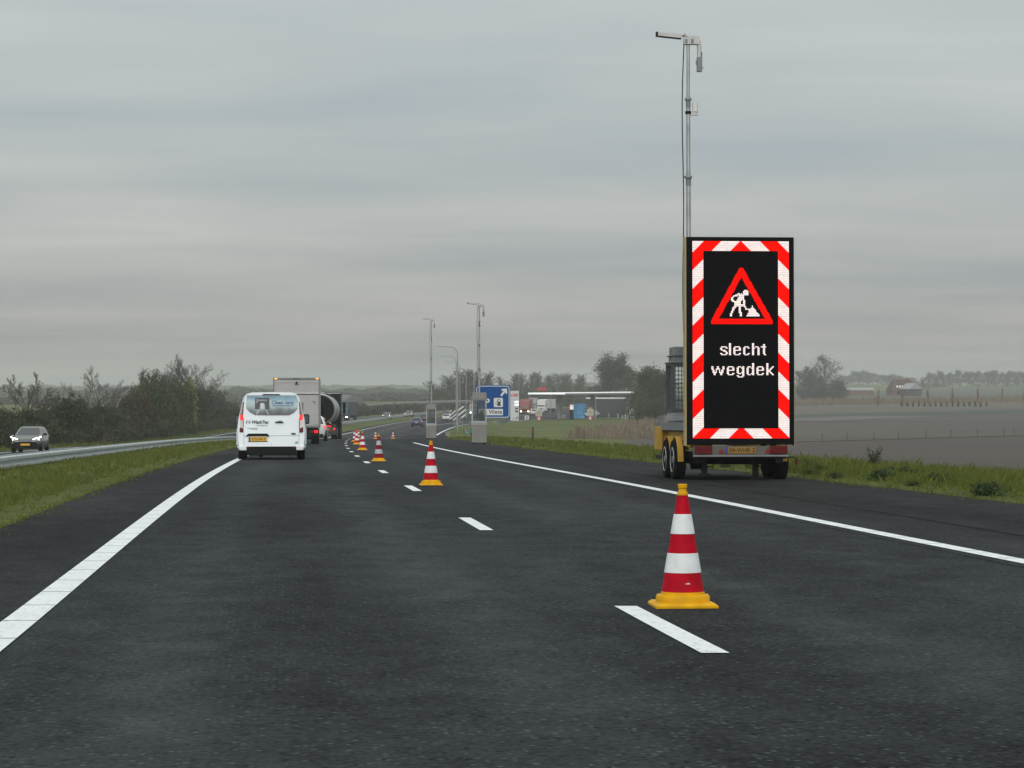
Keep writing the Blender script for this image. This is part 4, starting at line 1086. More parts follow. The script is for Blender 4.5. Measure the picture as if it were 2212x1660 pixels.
for x in (W0+.9, W1-1.15, W1-.95):
    q = MB(); q.lathe([(.05, -.3), (.05, Z0+2.6)], 8, c=(x, .12, 0)); q.build('post', STEEL_D, sg)
# chevron boards at the nose of the exit
CHB = M('chevron_black', (0.012, 0.013, 0.014), rough=.5); CHW = M('chevron_white', (0.55, 0.57, 0.57), rough=.45)
def clip_poly(poly, a, b, c):     # keep a*x+b*z<=c
    o = []
    for i in range(len(poly)):
        p_, q_ = poly[i], poly[(i+1)%len(poly)]; dp, dq = a*p_[0]+b*p_[1]-c, a*q_[0]+b*q_[1]-c
        if dp <= 0: o.append(p_)
        if dp*dq < 0: t_ = dp/(dp-dq); o.append((lerp(p_[0], q_[0], t_), lerp(p_[1], q_[1], t_)))
    return o
def chevron(label, px, Z, w, ytop, ybot, rz):
    p = at(px, Z); u_ = F/Z; z1, z0 = CZ-(ytop-HY)/u_-p.z, CZ-(ybot-HY)/u_-p.z
    t = thing('chevron_board', label, 'marker board', p, rz, 0, 'chevron boards at the exit nose')
    q = MB(); q.box(-w/2, w/2, 0, .04, z0, z1); pan = q.build('board', CHW, t)
    q = MB(); k = .62*w
    for i in range(-3, 6):
        c0 = z0-.45*w+i*k
        pl_ = [(-w/2, z0), (w/2, z0), (w/2, z1), (-w/2, z1)]
        pl_ = clip_poly(pl_, -.8, 1, c0+k*.5); pl_ = clip_poly(pl_, .8, -1, -c0)
        if len(pl_) >= 3: q.poly(pl_, -.004, .001)
    q.build('stripes', CHB, pan)
    q = MB(); q.lathe([(.05, -.4), (.05, z1-.1)], 8, c=(.1*w, .1, 0)); q.build('post', STEEL, t)
chevron('larger upper black and white striped board, beside the lamp post at the exit', 997, 372, 1.3, 878, 903, R(-4))
chevron('lower smaller black and white striped board, left of the other one', 979, 384, 1.02, 887.5, 908.5, R(-14))
# hectometre sign
p = at(1009.5, 236, 0); u_ = F/236
hs = thing('distance_sign', 'small green roadside distance sign with a red patch beside the nearer camera cabinet', 'road sign', p, R(6))
GRN = M('sign_green', (0.01, 0.13, 0.09), rough=.5)
z0 = CZ-(937-HY)/u_-p.z; q = MB(); q.box(-.42, .42, 0, .03, z0, z0+.5); pn = q.build('sign_panel', GRN, hs)
q = MB(); q.box(-.33, -.0, -.005, .001, z0+.30, z0+.44); rp_ = q.build('red_patch', M('patch_red', (0.45, 0.08, 0.06), rough=.5), pn)
text('A58', .13, SIGN_WHITE, rp_, (-.165, -.008, z0+.37)); text('Re', .14, SIGN_WHITE, pn, (.2, -.003, z0+.37)); text('155,1', .22, SIGN_WHITE, pn, (0, -.003, z0+.14))
for x in (-.3, .3):
    q = MB(); q.box(x-.03, x+.03, .031, .08, -.3, z0+.45); q.build('post', STEEL_D, hs)
p = at(967, 262); q = MB(); q.box(-.25, .25, -.15, .15, -.1, .42); q.box(-.27, .27, -.17, .17, .42, .47); q.box(-.2, .2, -.155, -.151, .05, .36)
tag(q.build('roadside_box', BOOTH, loc=p, bevel=.01), 'small low grey box in the grass beside the exit line', 'utility box')
# marker posts
def marker_post(label, px, Z, h):
    p = at(px, Z); t = thing('marker_post', label, 'marker post', p)
    q = MB(); q.rings([[(-.06,-.04,-.1),(.06,-.04,-.1),(.05,.05,-.1),(-.05,.05,-.1)],[(-.06,-.04,h-.03),(.06,-.04,h-.03),(.05,.05,h),(-.05,.05,h)]]); q.build('post', M('post_black', (0.02, 0.02, 0.022), rough=.6), t)
    q = MB(); q.box(-.045, .045, -.046, -.041, h-.34, h-.08); q.build('reflector', M('post_red', (0.2, 0.02, 0.015), rough=.4), t)
marker_post('dark roadside marker post with red reflector in the verge below the filling station', 1151, 133, .86)
marker_post('short dark marker post in the grass close left of the yellow trailer', 1402, 118, .55)
# ------------------------------------------------------------------ guard rail
RS = -9.55
gr = thing('guard_rail', 'long galvanised steel crash barrier curving along the grass median', 'guard rail', on(RS, 52))
gl = gr.location.copy()
def rail_base(Y): return Vector((lane_x(Y)+RS, Y, CZ-drop(Y)-0.55*(1-sm(190, 330, Y))))
RAILM = M('rail_zinc', (0.46, 0.49, 0.50), rough=.5, metal=.25, var=.12, scale=1.5)
prof = [(dx*1.7 if dx > 0 else dx, z) for dx, z in [(.0,.44),(.045,.455),(.05,.50),(.045,.545),(.0,.57),(-.02,.60),(.0,.63),(.045,.655),(.05,.70),(.045,.745),(.0,.76),(-.03,.765),(-.034,.76),(-.03,.66),(-.05,.60),(-.03,.53),(-.03,.44)]]
def rail_strip(pf, Y0, Y1, base):
    rs = []; Y = Y0
    while Y <= Y1:
        b = rail_base(Y); rs.append([(b.x+dx-base.x, b.y-base.y, b.z+z-base.z) for dx, z in pf]); Y += 2 if Y < 150 else 5
    return MB().rings(rs, True)
rail_strip([(dx+.06, z-.02) for dx, z in prof], 30, 640, gl).build('rail', RAILM, gr, smooth=True)
rail_strip([(-dx-.42, z-.02) for dx, z in reversed(prof)], 30, 640, gl).build('rail', RAILM, gr, smooth=True)
cp = MB(); cp.rings([[(x, -.03, -.3), (x, .03, -.3), (x, .03, .70), (x, -.03, .70)] for x in (-.02, .0)]); cp.box(-.40, .035, -.04, .04, .52, .68)
pm = cp.build('post', STEEL_D, gr); i = 0; Y = 36
while i < 60:
    b = rail_base(Y)-gl
    if i == 0: pm.location = b
    else:
        o = pm.copy(); COL.objects.link(o); o.parent = gr; o.location = b
    i += 1; Y += 2.67 if i < 40 else 8

# ------------------------------------------------------------------ lamp posts
LAMPM = M('lamp_grey', (0.30, 0.31, 0.32), rough=.5, metal=.3, var=.1)
def lamp_post(H, arm):
    t = thing('street_lamp', 'lamp', 'street lamp', group='motorway lamp posts')
    q = MB(); pts = [(0,0,-.2), (0,0,H*.35), (0,0,H-1.1)]; 
    for i in range(1, 7):
        a = R(90*i/6); pts.append((-1.1*(1-math.cos(a)), 0, H-1.1+1.1*math.sin(a)))
    pts.append((-arm, 0, H+.06)); q.tube(pts, [.11, .095, .075]+[.06]*6+[.045], 8); q.build('pole', LAMPM, t, smooth=True)
    q = MB(); q.rings([[(-arm+.05,-.06,H+.02),(-arm+.05,.06,H+.02),(-arm+.05,.05,H+.11),(-arm+.05,-.05,H+.11)],[(-arm-.35,-.13,H+.01),(-arm-.35,.13,H+.01),(-arm-.35,.08,H+.14),(-arm-.35,-.08,H+.14)],[(-arm-.75,-.07,H+.02),(-arm-.75,.07,H+.02),(-arm-.75,.04,H+.09),(-arm-.75,-.04,H+.09)]]); q.build('lamp_head', LAMPM, t)
    return t
l0 = lamp_post(12, 2.6); l0['label'] = 'nearest and tallest curved lamp post, beside the larger striped board'
Z = 317; l0.location = at(988.5, Z); H0 = CZ-(748-HY)*Z/F-l0.location.z; l0.scale = (1, 1, H0/12.1)
for px, yt, Z, rz, lab in [(985.5, 769, 390, 0, 'second lamp post arm in the staggered row, just under the tallest one'), (993.5, 783, 455, 0, 'third lamp post of the staggered row before the poplar grove'), (1007, 795.5, 520, 0, 'fourth lamp post of the row, rising in front of the poplar grove'),
                           (1024, 801, 600, 0, 'faint fifth lamp post among the poplars left of the camera mast'), (930, 829, 900, 0, 'short hazy lamp left of the farther camera cabinet mast'), (954, 829, 800, 0, 'hazy lamp post left of the poplar grove by the viaduct'),
                           (1121, 807, 640, 0, 'lamp post right behind the white price sign'), (1285, 807, 720, 0, 'taller lamp of the hazy pair between poplars and the round tree'), (1293, 820, 860, 0, 'shorter lamp of the hazy pair, close to the round tree'), (1280, 826, 800, 0, 'smallest hazy lamp left of the round tree'), (1190, 839, 620, 0, 'lamp post above the left end of the canopy'),
                           (1424, 818, 560, R(180), 'lamp post behind the dark bushy tree')]:
    p = at(px, Z); hh = CZ-(yt-HY)*Z/F-p.z
    dup(l0, p, rz, 0, lab, (1, 1, max(.3, hh/12.1)))

# ------------------------------------------------------------------ white van
def yr(z): return 0.0 if z < .95 else (z-.95)*.13
VH = [(.30,.90),(.42,.965),(.62,.99),(.95,.985),(1.15,.965),(1.40,.905),(1.65,.85),(1.82,.80),(1.90,.73),(1.945,.58),(1.955,.0)]
def vw(z):
    for i in range(len(VH)-1):
        if z <= VH[i+1][0]: return lerp(VH[i][1], VH[i+1][1], (z-VH[i][0])/(VH[i+1][0]-VH[i][0]))
    return 0
Zv = 66.0
van = thing('delivery_van', 'white panel van with car wash picture on its rear window, brake lights on', 'van', at(586.3, Zv, .01), heading(Zv)+R(.6), pitch(Zv))
rings = []
for y, k, zs in ((0, .965, 0), (.05, .99, .01), (.16, 1.0, 0), (1.6, 1.0, 0), (3.35, 1.0, 0)):
    ring = []
    for z, w in VH: ring.append((w*k, y+(yr(z) if y < 1 else 0), z-(zs if z > 1.9 else 0)))
    ring += [(-x, yy, z) for x, yy, z in reversed(ring[:-1])]
    rings.append(ring)
for y, zt in ((3.75, 1.62), (4.15, 1.22), (4.7, 1.0), (4.95, .82)):
    ring = []
    for z, w in VH:
        t_ = (z-.30)/(1.955-.30); ring.append((w*(.97 if y > 4.5 else .99)*(1 if z < 1.95 else 1), y, .30+t_*(zt-.30)))
    ring += [(-x, yy, z) for x, yy, z in reversed(ring[:-1])]
    rings.append(ring)
body = MB().rings(rings).build('body', WHITE, van, smooth=True)
def decal(pts, mat, name, parent, d=.004, t=.004, smooth=False):
    """a thin piece lying d proud of the rear face; pts in x,z"""
    n = len(pts); m = MB()
    vs = [(x, yr(z)-d, z) for x, z in pts]+[(x, yr(z)-d+t, z) for x, z in pts]
    m.add(vs, [tuple(range(n)), tuple(range(2*n-1, n-1, -1))]+[(i, i+n, (i+1)%n+n, (i+1)%n) for i in range(n)])
    return m.build(name, mat, parent)
def vz(y): return (1400-y)/550.0
def vx(x): return (x-690)/550.0
def vp(*a): return [(vx(a[i]), vz(a[i+1])) for i in range(0, len(a), 2)]
# rear window foil
fm = bpy.data.materials.new('window_foil'); fm.use_nodes = True; t = fm.node_tree; b = t.nodes['Principled BSDF']
tcn = N(t, 'ShaderNodeTexCoord'); sp = N(t, 'ShaderNodeSeparateXYZ'); t.links.new(tcn.outputs['Object'], sp.inputs[0])
nz = N(t, 'ShaderNodeTexNoise'); nz.inputs['Scale'].default_value = 3.2; nz.inputs['Detail'].default_value = 3; t.links.new(tcn.outputs['Object'], nz.inputs['Vector'])
f = math_node(t, 'ADD', math_node(t, 'DIVIDE', math_node(t, 'SUBTRACT', sp.outputs[2], 1.29), .57), math_node(t, 'MULTIPLY', math_node(t, 'SUBTRACT', nz.outputs[0], .5), .45))
rp = N(t, 'ShaderNodeValToRGB'); E = rp.color_ramp.elements
E[0].position = .0; E[0].color = (.02, .028, .032, 1); E[1].position = 1.0; E[1].color = (.09, .22, .31, 1)
for po, c in ((.22, (.10, .14, .15)), (.40, (.34, .44, .45)), (.62, (.42, .55, .58)), (.80, (.20, .36, .44))):
    e = E.new(po); e.color = c+(1,)
t.links.new(f, rp.inputs[0]); t.links.new(rp.outputs[0], b.inputs['Base Color']); b.inputs['Roughness'].default_value = .2
win = decal(vp(430,690, 965,690, 1040,655, 1100,590, 1112,480, 1085,380, 300,380, 288,480, 288,585, 345,645), fm, 'rear_window', van, .006, .006)
DKG = M('picture_dark', (0.025, 0.03, 0.035), rough=.3); PALEG = M('picture_pale', (0.55, 0.58, 0.58), rough=.3)
decal(vp(430,412, 655,412, 660,600, 600,600, 575,500, 515,500, 500,600, 428,600), DKG, 'machine_picture', win, .009, .003)
decal(vp(520,500, 570,500, 568,592, 524,592), PALEG, 'picture_light', win, .010, .003)
decal(vp(450,430, 480,430, 470,500, 445,500), M('picture_mid', (0.2, 0.22, 0.24), rough=.3), 'picture_light', win, .0105, .002)
decal(vp(470,440, 615,440, 615,470, 470,470), M('picture_mid', (0.2, 0.22, 0.24), rough=.3), 'picture_light', win, .0105, .002)
decal(vp(488,605, 500,605, 462,680, 448,680), PALEG, 'picture_line', win, .010, .003); decal(vp(595,605, 605,605, 650,680, 636,680), PALEG, 'picture_line', win, .010, .003)
BLUET = M('lettering_blue', (0.03, 0.12, 0.30), rough=.4); NAVY = M('lettering_navy', (0.008, 0.016, 0.06), rough=.4)
tilt = R(90)-math.atan(.13)
text('Clean cars.', .148, BLUET, win, (vx(872), yr(vz(492))-.010, vz(492)), rot=(tilt, 0, 0), bold=.004, sx=1.0)
decal(vp(705,548, 1040,548, 1040,536, 705,536), BLUET, 'underline', win, .010, .003)
text('WashTec', .130, NAVY, body, (vx(505), yr(vz(803))-.007, vz(803)), rot=(tilt, 0, 0), shear=.25, bold=.003, sx=.98)
text('www.washtec.com', .040, NAVY, body, (vx(535), yr(vz(853))-.007, vz(853)), rot=(tilt, 0, 0), shear=.2)
decal(vp(310,905, 470,905, 470,894, 310,894), M('lettering_faint', (0.3, 0.33, 0.4), rough=.5), 'small_print', body, .004, .003); decal(vp(365,922, 470,922, 470,914, 365,914), M('lettering_faint', (0.3, 0.33, 0.4), rough=.5), 'small_print', body, .004, .003)
for a0, a1, rr in ((100, 280, .055), (-80, 100, .055)):
    m = MB(); cx_, cz_ = vx(322), vz(802); n = 10; vs = []; ox = -.012 if a0 == 100 else .012
    for i in range(n+1):
        a = R(lerp(a0, a1, i/n)); tk = .022*math.sin(math.pi*i/n)+.003
        for q_ in (rr, rr-tk): vs.append((cx_+ox+math.cos(a)*q_*.9+math.sin(a)*.012, yr(cz_)-.006, cz_+math.sin(a)*q_))
    m.add(vs, [(2*i, 2*i+1, 2*i+3, 2*i+2) for i in range(n)]); m.build('emblem', NAVY, body)
m = MB(); m.lathe([(.016, -.002), (.016, .002)], 10, 'y', (vx(322), yr(vz(802))-.006, vz(802))); m.build('emblem', M('emblem_mid', (0.05, 0.1, 0.3), rough=.4), body)
LINEM = M('panel_gap', (0.10, 0.11, 0.12), rough=.8)
for pts in (vp(687,1180, 691,1180, 691,380, 687,380), vp(245,1022, 1130,1022, 1130,1018, 245,1018), vp(253,1180, 257,1180, 257,985, 253,985), vp(1124,1180, 1128,1180, 1128,980, 1124,980), vp(263,470, 267,470, 275,365, 271,365), vp(1105,365, 1109,365, 1118,470, 1114,470)):
    decal(pts, LINEM, 'panel_gap', body, .0045, .004)
decal(vp(250,345+28, 1125,345+28, 1125,345+24, 250,345+24), LINEM, 'panel_gap', body, .004, .003)
# lights
for s_ in (-1, 1):
    def m_(pts): return pts if s_ > 0 else [(-x+.0, z) for x, z in reversed(pts)]
    lx = lambda x: x-.008
    lt = decal(m_(vp(1125,470, 1150,500, 1185,690, 1195,960, 1165,968, 1132,968, 1128,760, 1140,690)), TAIL_OFF, 'tail_light', van, .012, .03)
    decal(m_(vp(1140,690, 1183,690, 1187,755, 1140,780, 1128,765)), TAIL_ON, 'brake_lamp', lt, .015, .006)
    decal(m_(vp(1140,785, 1188,760, 1192,880, 1140,905)), LAMP_CLR, 'clear_lens', lt, .014, .006)
    decal(m_(vp(1142,505, 1148,505, 1170,680, 1160,680)), LAMP_CLR, 'clear_lens', lt, .014, .006)
decal(vp(540,374, 560,355, 810,355, 840,374), BLACK, 'high_light', van, .02, .03)
hd = decal(vp(745,800, 760,794, 870,794, 882,802, 875,815, 755,815), BLACK, 'handle', van, .02, .02); decal(vp(790,793, 800,778, 850,778, 860,793), M('badge_grey', (0.25, 0.28, 0.28), rough=.4), 'lock_badge', van, .006, .006)
decal(vp(292,1035, 290,1020, 325,985, 625,985, 655,1020, 650,1038, 610,1026, 335,1026), BLACK, 'plate_lamp_trim', van, .03, .03)
pv = decal(vp(328,1108, 622,1108, 622,1040, 328,1040), PLATE, 'number_plate', van, .012, .010)
decal(vp(330,1106, 355,1106, 355,1042, 330,1042), PLATE_BLUE, 'plate_band', pv, .014, .003)
text('VTL-49-T', .105, INK, pv, (vx(488), -.0145, vz(1074)), sx=.95, ext=.002)
decal(vp(320,1116, 630,1116, 630,1106, 320,1106), BLACK, 'plate_frame', van, .0125, .008)
m = MB(); m.lathe([(.072, -.004), (.068, .004)], 20, 'y', (0,0,0)); m.v = [(vx(1040)+x, yr(vz(990))-.006+y, vz(990)+z*.36) for x, y, z in m.v]; m.build('oval_badge', M('badge_navy', (0.015, 0.02, 0.05), rough=.3), van, smooth=True)
decal(vp(1062,1150, 1110,1150, 1110,1112, 1085,1108, 1062,1122), M('sticker_grey', (0.38, 0.4, 0.42), rough=.6), 'sticker', van, .006, .004)
# bumper: black middle, white corners; wheels; mirrors
bm_ = MB(); bm_.box(-.72, .72, -.045, .1, .12, .38); bm_.box(-.70, .70, .0, .9, .14, .30); bm_.build('bumper', BLACK, van, bevel=.02)
for s_ in (-1, 1):
    m = MB(); ring = lambda y, k: [(s_*(.715), y, .27), (s_*(.93*k), y, .27), (s_*(.985*k), y, .36), (s_*(.99*k), y, .40), (s_*(.715), y, .40)]
    m.rings([ring(-.05, .955), ring(.0, .99), ring(.25, 1.015), ring(.5, 1.0)]); m.build('bumper_corner', WHITE, van, bevel=.015)
    decal([(s_*.66-.05, .335), (s_*.66+.05, .335), (s_*.66+.05, .365), (s_*.66-.05, .365)], TAIL_OFF, 'reflector', van, .05, .01)
    m = MB()
    for i in range(9): pass
    arch = []
    for i in range(9):
        a = R(180*i/8); arch.append((.98+math.cos(a)*.46, .42+math.sin(a)*.50))
    arch += [(.98-.46, .30), (.98+.46, .30)][::1]
    m.side([(y, z) for y, z in arch[:9]], s_*.965, s_*1.015); m.build('wheel_arch', WHITE, van, bevel=.02)
    for y in (.98, 3.95): wheel(van, s_*.86, y, .335, .345, .22, RIM, s_)
    m = MB(); m.box(s_*1.02-.085, s_*1.02+.085+.03*s_, 3.55, 3.68, 1.03, 1.33); mo = m.build('mirror', BLACK, van, bevel=.045)
    m = MB(); m.box(s_*1.02-.07, s_*1.02+.085, 3.538, 3.549, 1.07, 1.29); m.build('mirror_glass', glass_mat('mirror_glass_grey', (0.10, 0.12, 0.12)), mo)
    m = MB(); m.box(s_*.96-.06, s_*.96+.06, 3.58, 3.66, .96, 1.06); m.build('mirror_arm', BLACK if s_ > 0 else BLACK, mo)
    m = MB(); m.box(s_*.90, s_*.955, 2.55, 3.3, 1.22, 1.62)
    m = MB(); m.side([(3.2, 1.2), (3.2, 1.62), (2.6, 1.68), (2.5, 1.2)], s_*.90, s_*.945); m.build('side_window', GLASS, van)
    m = MB(); m.box(s_*.975, s_*.99, .45, .52, 1.0, 1.02)
m = MB(); m.side([(3.80, 1.25+.36), (4.13, 1.27), (4.10, 1.24), (3.70, 1.24)], -.78, .78); m.build('windscreen', GLASS, van)
m = MB(); m.tube([(-.35, .15, .10), (-.25, .15, .10)], .03, 6); m.tube([(.52, .1, .12), (.52, .6, .14)], .035, 6); m.build('exhaust', BLACK, van)

# ------------------------------------------------------------------ cars
CABW = [(.90,1.0),(1.2,.90),(1.42,.78),(1.5,.62)]
def car(name, label, cat, p, rz, rx, paint, L=4.3, W=1.8, H=1.5, front=None, rear=None, plate=PLATE, group=None, rimm=None, low=True, fast=.62):
    """front / rear: lamp materials.  +y is the nose"""
    t = thing(name, label, cat, p, rz, rx, group); w = W/2; h = H/1.5; q = L/2
    st = [(-q, .70, .42, .90), (-q+.10, .86, .27, .96), (-q+.9, 1.0, .20, .97), (0, 1.0, .19, .93), (q-1.15, 1.0, .19, .93), (q-.55, .97, .21, .86), (q-.14, .86, .25, .74), (q, .68, .36, .62)]
    rs = []
    for y, k, z0, z1 in st:
        z0, z1 = z0*h, z1*h; zm = lerp(z0, z1, .55); ww = w*k
        half = [(ww*.86, z0), (ww*.97, lerp(z0, z1, .18)), (ww, zm), (ww*.965, lerp(z0, z1, .88)), (ww*.88, z1)]
        rs.append([(x, y, z) for x, z in half]+[(-x, y, z) for x, z in reversed(half)])
    MB().rings(rs).build('body', paint, t, smooth=True)
    lv = [(.90, -q+.10, q-1.05, .94), (.98, -q+.14, q-1.25, .90), (1.24, -q+.34, q-1.78, .80), (1.42, -q+.55, q-2.15, .71), (1.49, -q+.85, q-2.5, .58)]
    def ring(z, ya, yb, k, dx=0.0, n=3):
        r = .16; x = w*k+dx; pts = []
        for cx_, cy_, a0 in ((x-r, yb-r, 0), (-x+r, yb-r, 90), (-x+r, ya+r, 180), (x-r, ya+r, 270)):
            for i in range(n+1):
                a = R(a0+90*i/n); pts.append((cx_+r*math.cos(a), cy_+r*math.sin(a), z*h))
        return pts
    cab = MB().rings([ring(*l) for l in lv]).build('cabin', paint, t, smooth=True)
    def glass(nm, side):
        m = MB(); zz = [1.0, 1.1, 1.24, 1.33, 1.41]; vs = []
        def cabat(z):
            for i in range(len(lv)-1):
                if z <= lv[i+1][0]:
                    u = (z-lv[i][0])/(lv[i+1][0]-lv[i][0]); return [lerp(lv[i][j], lv[i+1][j], u) for j in range(1, 4)]
            return lv[-1][1:]
        for z in zz:
            ya, yb, k = cabat(z); x = w*k
            if side == 'f': vs += [(-(x-.13), yb+.008, z*h), (x-.13, yb+.008, z*h)]
            elif side == 'r': vs += [(-(x-.13), ya-.008, z*h), (x-.13, ya-.008, z*h)]
            else: vs += [(side*(x+.006), ya+.42, z*h), (side*(x+.006), yb-.30, z*h)]
        m.add(vs, [(2*i, 2*i+1, 2*i+3, 2*i+2) for i in range(len(zz)-1)])
        m.build(nm, GLASS, t, smooth=True)
    glass('windscreen', 'f'); glass('rear_window', 'r'); glass('side_window', 1); glass('side_window', -1)
    for sx in (-1, 1):
        for y in (-q+.82, q-.86): wheel(t, sx*(w-.11), y, .325*h, .33*h, .22, rimm or RIM, sx)
        m = MB(); m.box(sx*(w+.03)-.10, sx*(w+.03)+.10, q-1.62, q-1.48, .97*h, 1.10*h); m.build('mirror', BLACK, t, bevel=.03)
        m = MB(); y = q-.13; xs = sx*w
        m.add([(xs*.50, y+.085, .66*h), (xs*.83, y-.04, .62*h), (xs*.875, y-.16, .80*h), (xs*.62, y-.02, .72*h), (xs*.50, y-.05, .66*h), (xs*.80, y-.16, .62*h), (xs*.84, y-.26, .79*h), (xs*.6, y-.14, .72*h)], [(0,1,2,3),(4,7,6,5),(0,4,5,1),(1,5,6,2),(2,6,7,3),(3,7,4,0)])
        m.build('headlight', front or LAMP_CLR, t)
        m = MB(); y = -q+.02
        m.add([(xs*.60, y-.015, .78*h), (xs*.83, y+.03, .74*h), (xs*.86, y+.09, .92*h), (xs*.62, y+.02, .90*h), (xs*.60, y+.1, .78*h), (xs*.8, y+.14, .74*h), (xs*.82, y+.18, .92*h), (xs*.62, y+.14, .90*h)], [(0,1,2,3),(4,7,6,5),(0,4,5,1),(1,5,6,2),(2,6,7,3),(3,7,4,0)])
        m.build('tail_light', rear or TAIL_OFF, t)
    m = MB(); m.box(-w*.60, w*.60, q-.06, q+.006, .29*h, .45*h); m.box(-w*.42, w*.42, q-.03, q+.004, .56*h, .60*h); m.build('grille', BLACK, t, bevel=.02)
    m = MB(); m.box(-w*.74, w*.74, -q-.004, -q+.1, .26*h, .42*h); m.build('rear_bumper', BLACK, t, bevel=.03)
    m = MB(); m.box(-.26, .26, q+.007, q+.02, .40*h, .51*h); m.build('number_plate', plate, t)
    m = MB(); m.box(-.26, .26, -q-.014, -q-.004, .60*h, .71*h); m.build('number_plate', plate, t)
    return t
TAN = M('paint_silver_tan', (0.085, 0.083, 0.074), rough=.3, metal=.3, coat=.5, var=.05); PDK = M('paint_dark', (0.018, 0.020, 0.024), rough=.3, coat=.5, var=.05)
PBLUE = M('paint_blue', (0.015, 0.045, 0.15), rough=.3, coat=.5, var=.05); PSIL = M('paint_silver', (0.42, 0.45, 0.46), rough=.3, coat=.5, var=.05); PWHT = M('paint_white', (0.62, 0.64, 0.65), rough=.3, coat=.5, var=.04)
Z = 131.0
c0 = car('oncoming_car', 'silver compact crossover with bright headlights coming towards the camera behind the guard rail', 'car', at(66, Z, .01), heading(Z)+R(180), -pitch(Z), TAN, 4.35, 1.74, 1.48, front=HEAD_ON)
for sx in (-1, 1):
    m = MB(); q = 4.35/2; m.add([(sx*.42, q-.02, .735), (sx*.86, q-.22, .86), (sx*.86, q-.2, .90), (sx*.42, q-.0, .755)], [(0,1,2,3)]); m.build('day_light', HEAD_ON, c0)
    m = MB(); m.add([(sx*.70, q-.5, .955), (sx*.84, q-.56, .95), (sx*.84, q-.62, .985), (sx*.72, q-.6, .985)], [(0,1,2,3)]); m.build('indicator', LAMP_CLR, c0)
m = MB(); m.poly([(-.72, .22), (.72, .22), (.84, .36), (.58, .60), (-.58, .60), (-.84, .36)], 4.35/2-.03, 4.35/2+.002); m.build('lower_grille', BLACK, c0, bevel=.02)
for px, Z, lab, f, s_ in [(836, 512, 'nearer dark oncoming car with bright headlights left of the blue hatchback', HEAD_YEL, 0), (884, 545, 'farther dark oncoming car with bright headlights, just above the blue hatchback', HEAD_YEL, 0)]:
    car('oncoming_car', lab, 'car', at(px, Z, .01), heading(Z)+R(180), -pitch(Z), PDK, 4.4, 1.82, 1.5, front=f, group='oncoming cars in the distance')
Z = 378; car('hatchback', 'dark blue hatchback seen from behind with lit rear lights, left of the farther camera cabinet', 'car', at(901.5, Z, .01), heading(Z)+R(-2), pitch(Z), PBLUE, 4.1, 1.82, 1.52, rear=TAIL_ON)
Z = 470; car('dark_car', 'dark car half hidden behind the farther camera cabinet', 'car', at(919, Z, .01), heading(Z)+R(-3), pitch(Z), PDK, 4.5, 1.85, 1.5)
Z = 470; car('white_car', 'pale silver car partly behind the lower striped board', 'car', at(969, Z, .08), heading(Z)+R(-12), pitch(Z), PWHT, 4.5, 1.85, 1.45)
Z = 520; car('dark_car', 'dark car with one red light showing, beyond the pale silver car', 'car', at(966, Z, .08), heading(Z)+R(-4), pitch(Z), PDK, 4.5, 1.85, 1.6, rear=TAIL_ON)
Z = 147; car('white_car', 'white car squeezed between box lorry and tanker lorry, right brake light lit', 'car', at(676, Z, .01), heading(Z), pitch(Z), PWHT, 4.4, 1.86, 1.62, rear=TAIL_ON)

# ------------------------------------------------------------------ box lorry
Z = 122.0
bt = thing('box_lorry', 'grey white box lorry seen from behind, partly hidden by the white van', 'lorry', at(640.5, Z, .01), heading(Z), pitch(Z))
TB = M('box_grey', (0.41, 0.405, 0.40), rough=.55, var=.05, scale=1.5)
m = MB(); m.box(-1.23, 1.23, .02, 6.2, .88, 3.50); box = m.build('cargo_box', TB, bt, bevel=.02)
m = MB(); m.box(-1.25, -1.19, -.01, .04, .86, 3.5); m.box(1.19, 1.25, -.01, .04, .86, 3.5); m.box(-1.25, 1.25, -.012, .04, 3.42, 3.53); m.box(-1.25, 1.25, -.01, .04, .86, .93); m.build('rear_frame', STEEL_D, box)
m = MB(); m.box(-1.18, 1.18, .005, .03, 2.66, 2.76); m.box(-1.18, 1.18, -.004, .01, 3.30, 3.37); m.build('cross_trim', ALU, box)
m = MB(); m.box(-1.18, 1.18, .002, .012, 2.62, 2.655); m.box(-.17, .12, -.02, .0, 3.465, 3.49); m.box(-.09, .09, -.06, .0, 3.19, 3.21); m.lathe([(.05, -.05), (.05, .02)], 10, 'y', (0, 0, 3.28)); m.build('rear_camera', BLACK, box)
for x in (-1.10, 1.10):
    q = MB(); q.box(x-.07, x+.07, -.03, -.013, 3.455, 3.50); q.build('marker_lamp', AMBER, box)
m = MB(); m.box(-1.18, 1.18, -.04, .018, .95, 2.55); m.build('tail_lift', TB, bt, bevel=.01)
m = MB(); m.add([(.83, -.05, 2.28), (1.0, -.05, 2.28), (1.0, -.05, 2.1), (.96, -.05, 2.1), (.95, -.05, 2.2), (.83, -.05, 2.24)], [(0,1,2,3,4,5)]); m.box(.9, 1.15, -.05, -.041, 1.02, 1.04); m.build('marking', STEEL_D, bt)
m = MB(); m.box(-1.15, 1.15, .1, .3, .42, .86); m.box(-.5, -.4, .3, 6, .6, .86); m.box(.4, .5, .3, 6, .6, .86); m.tube([(.25, .2, .3), (.25, .2, .45)], .04, 6); m.build('bumper', BLACK, bt)
for sx in (-1, 1):
    q = MB(); q.box(sx*.93-.25, sx*.93+.25, .06, .1, .58, .72); lt = q.build('tail_light', TAIL_OFF, bt, bevel=.01)
    q = MB(); q.box(sx*1.05-.09, sx*1.05+.09, .05, .058, .58, .72); q.build('brake_lamp', TAIL_ON, lt)
    wheel(bt, sx*.98, 1.3, .40, .41, .42, STEEL_D, sx); wheel(bt, sx*1.0, 5.9, .40, .41, .28, STEEL_D, sx)
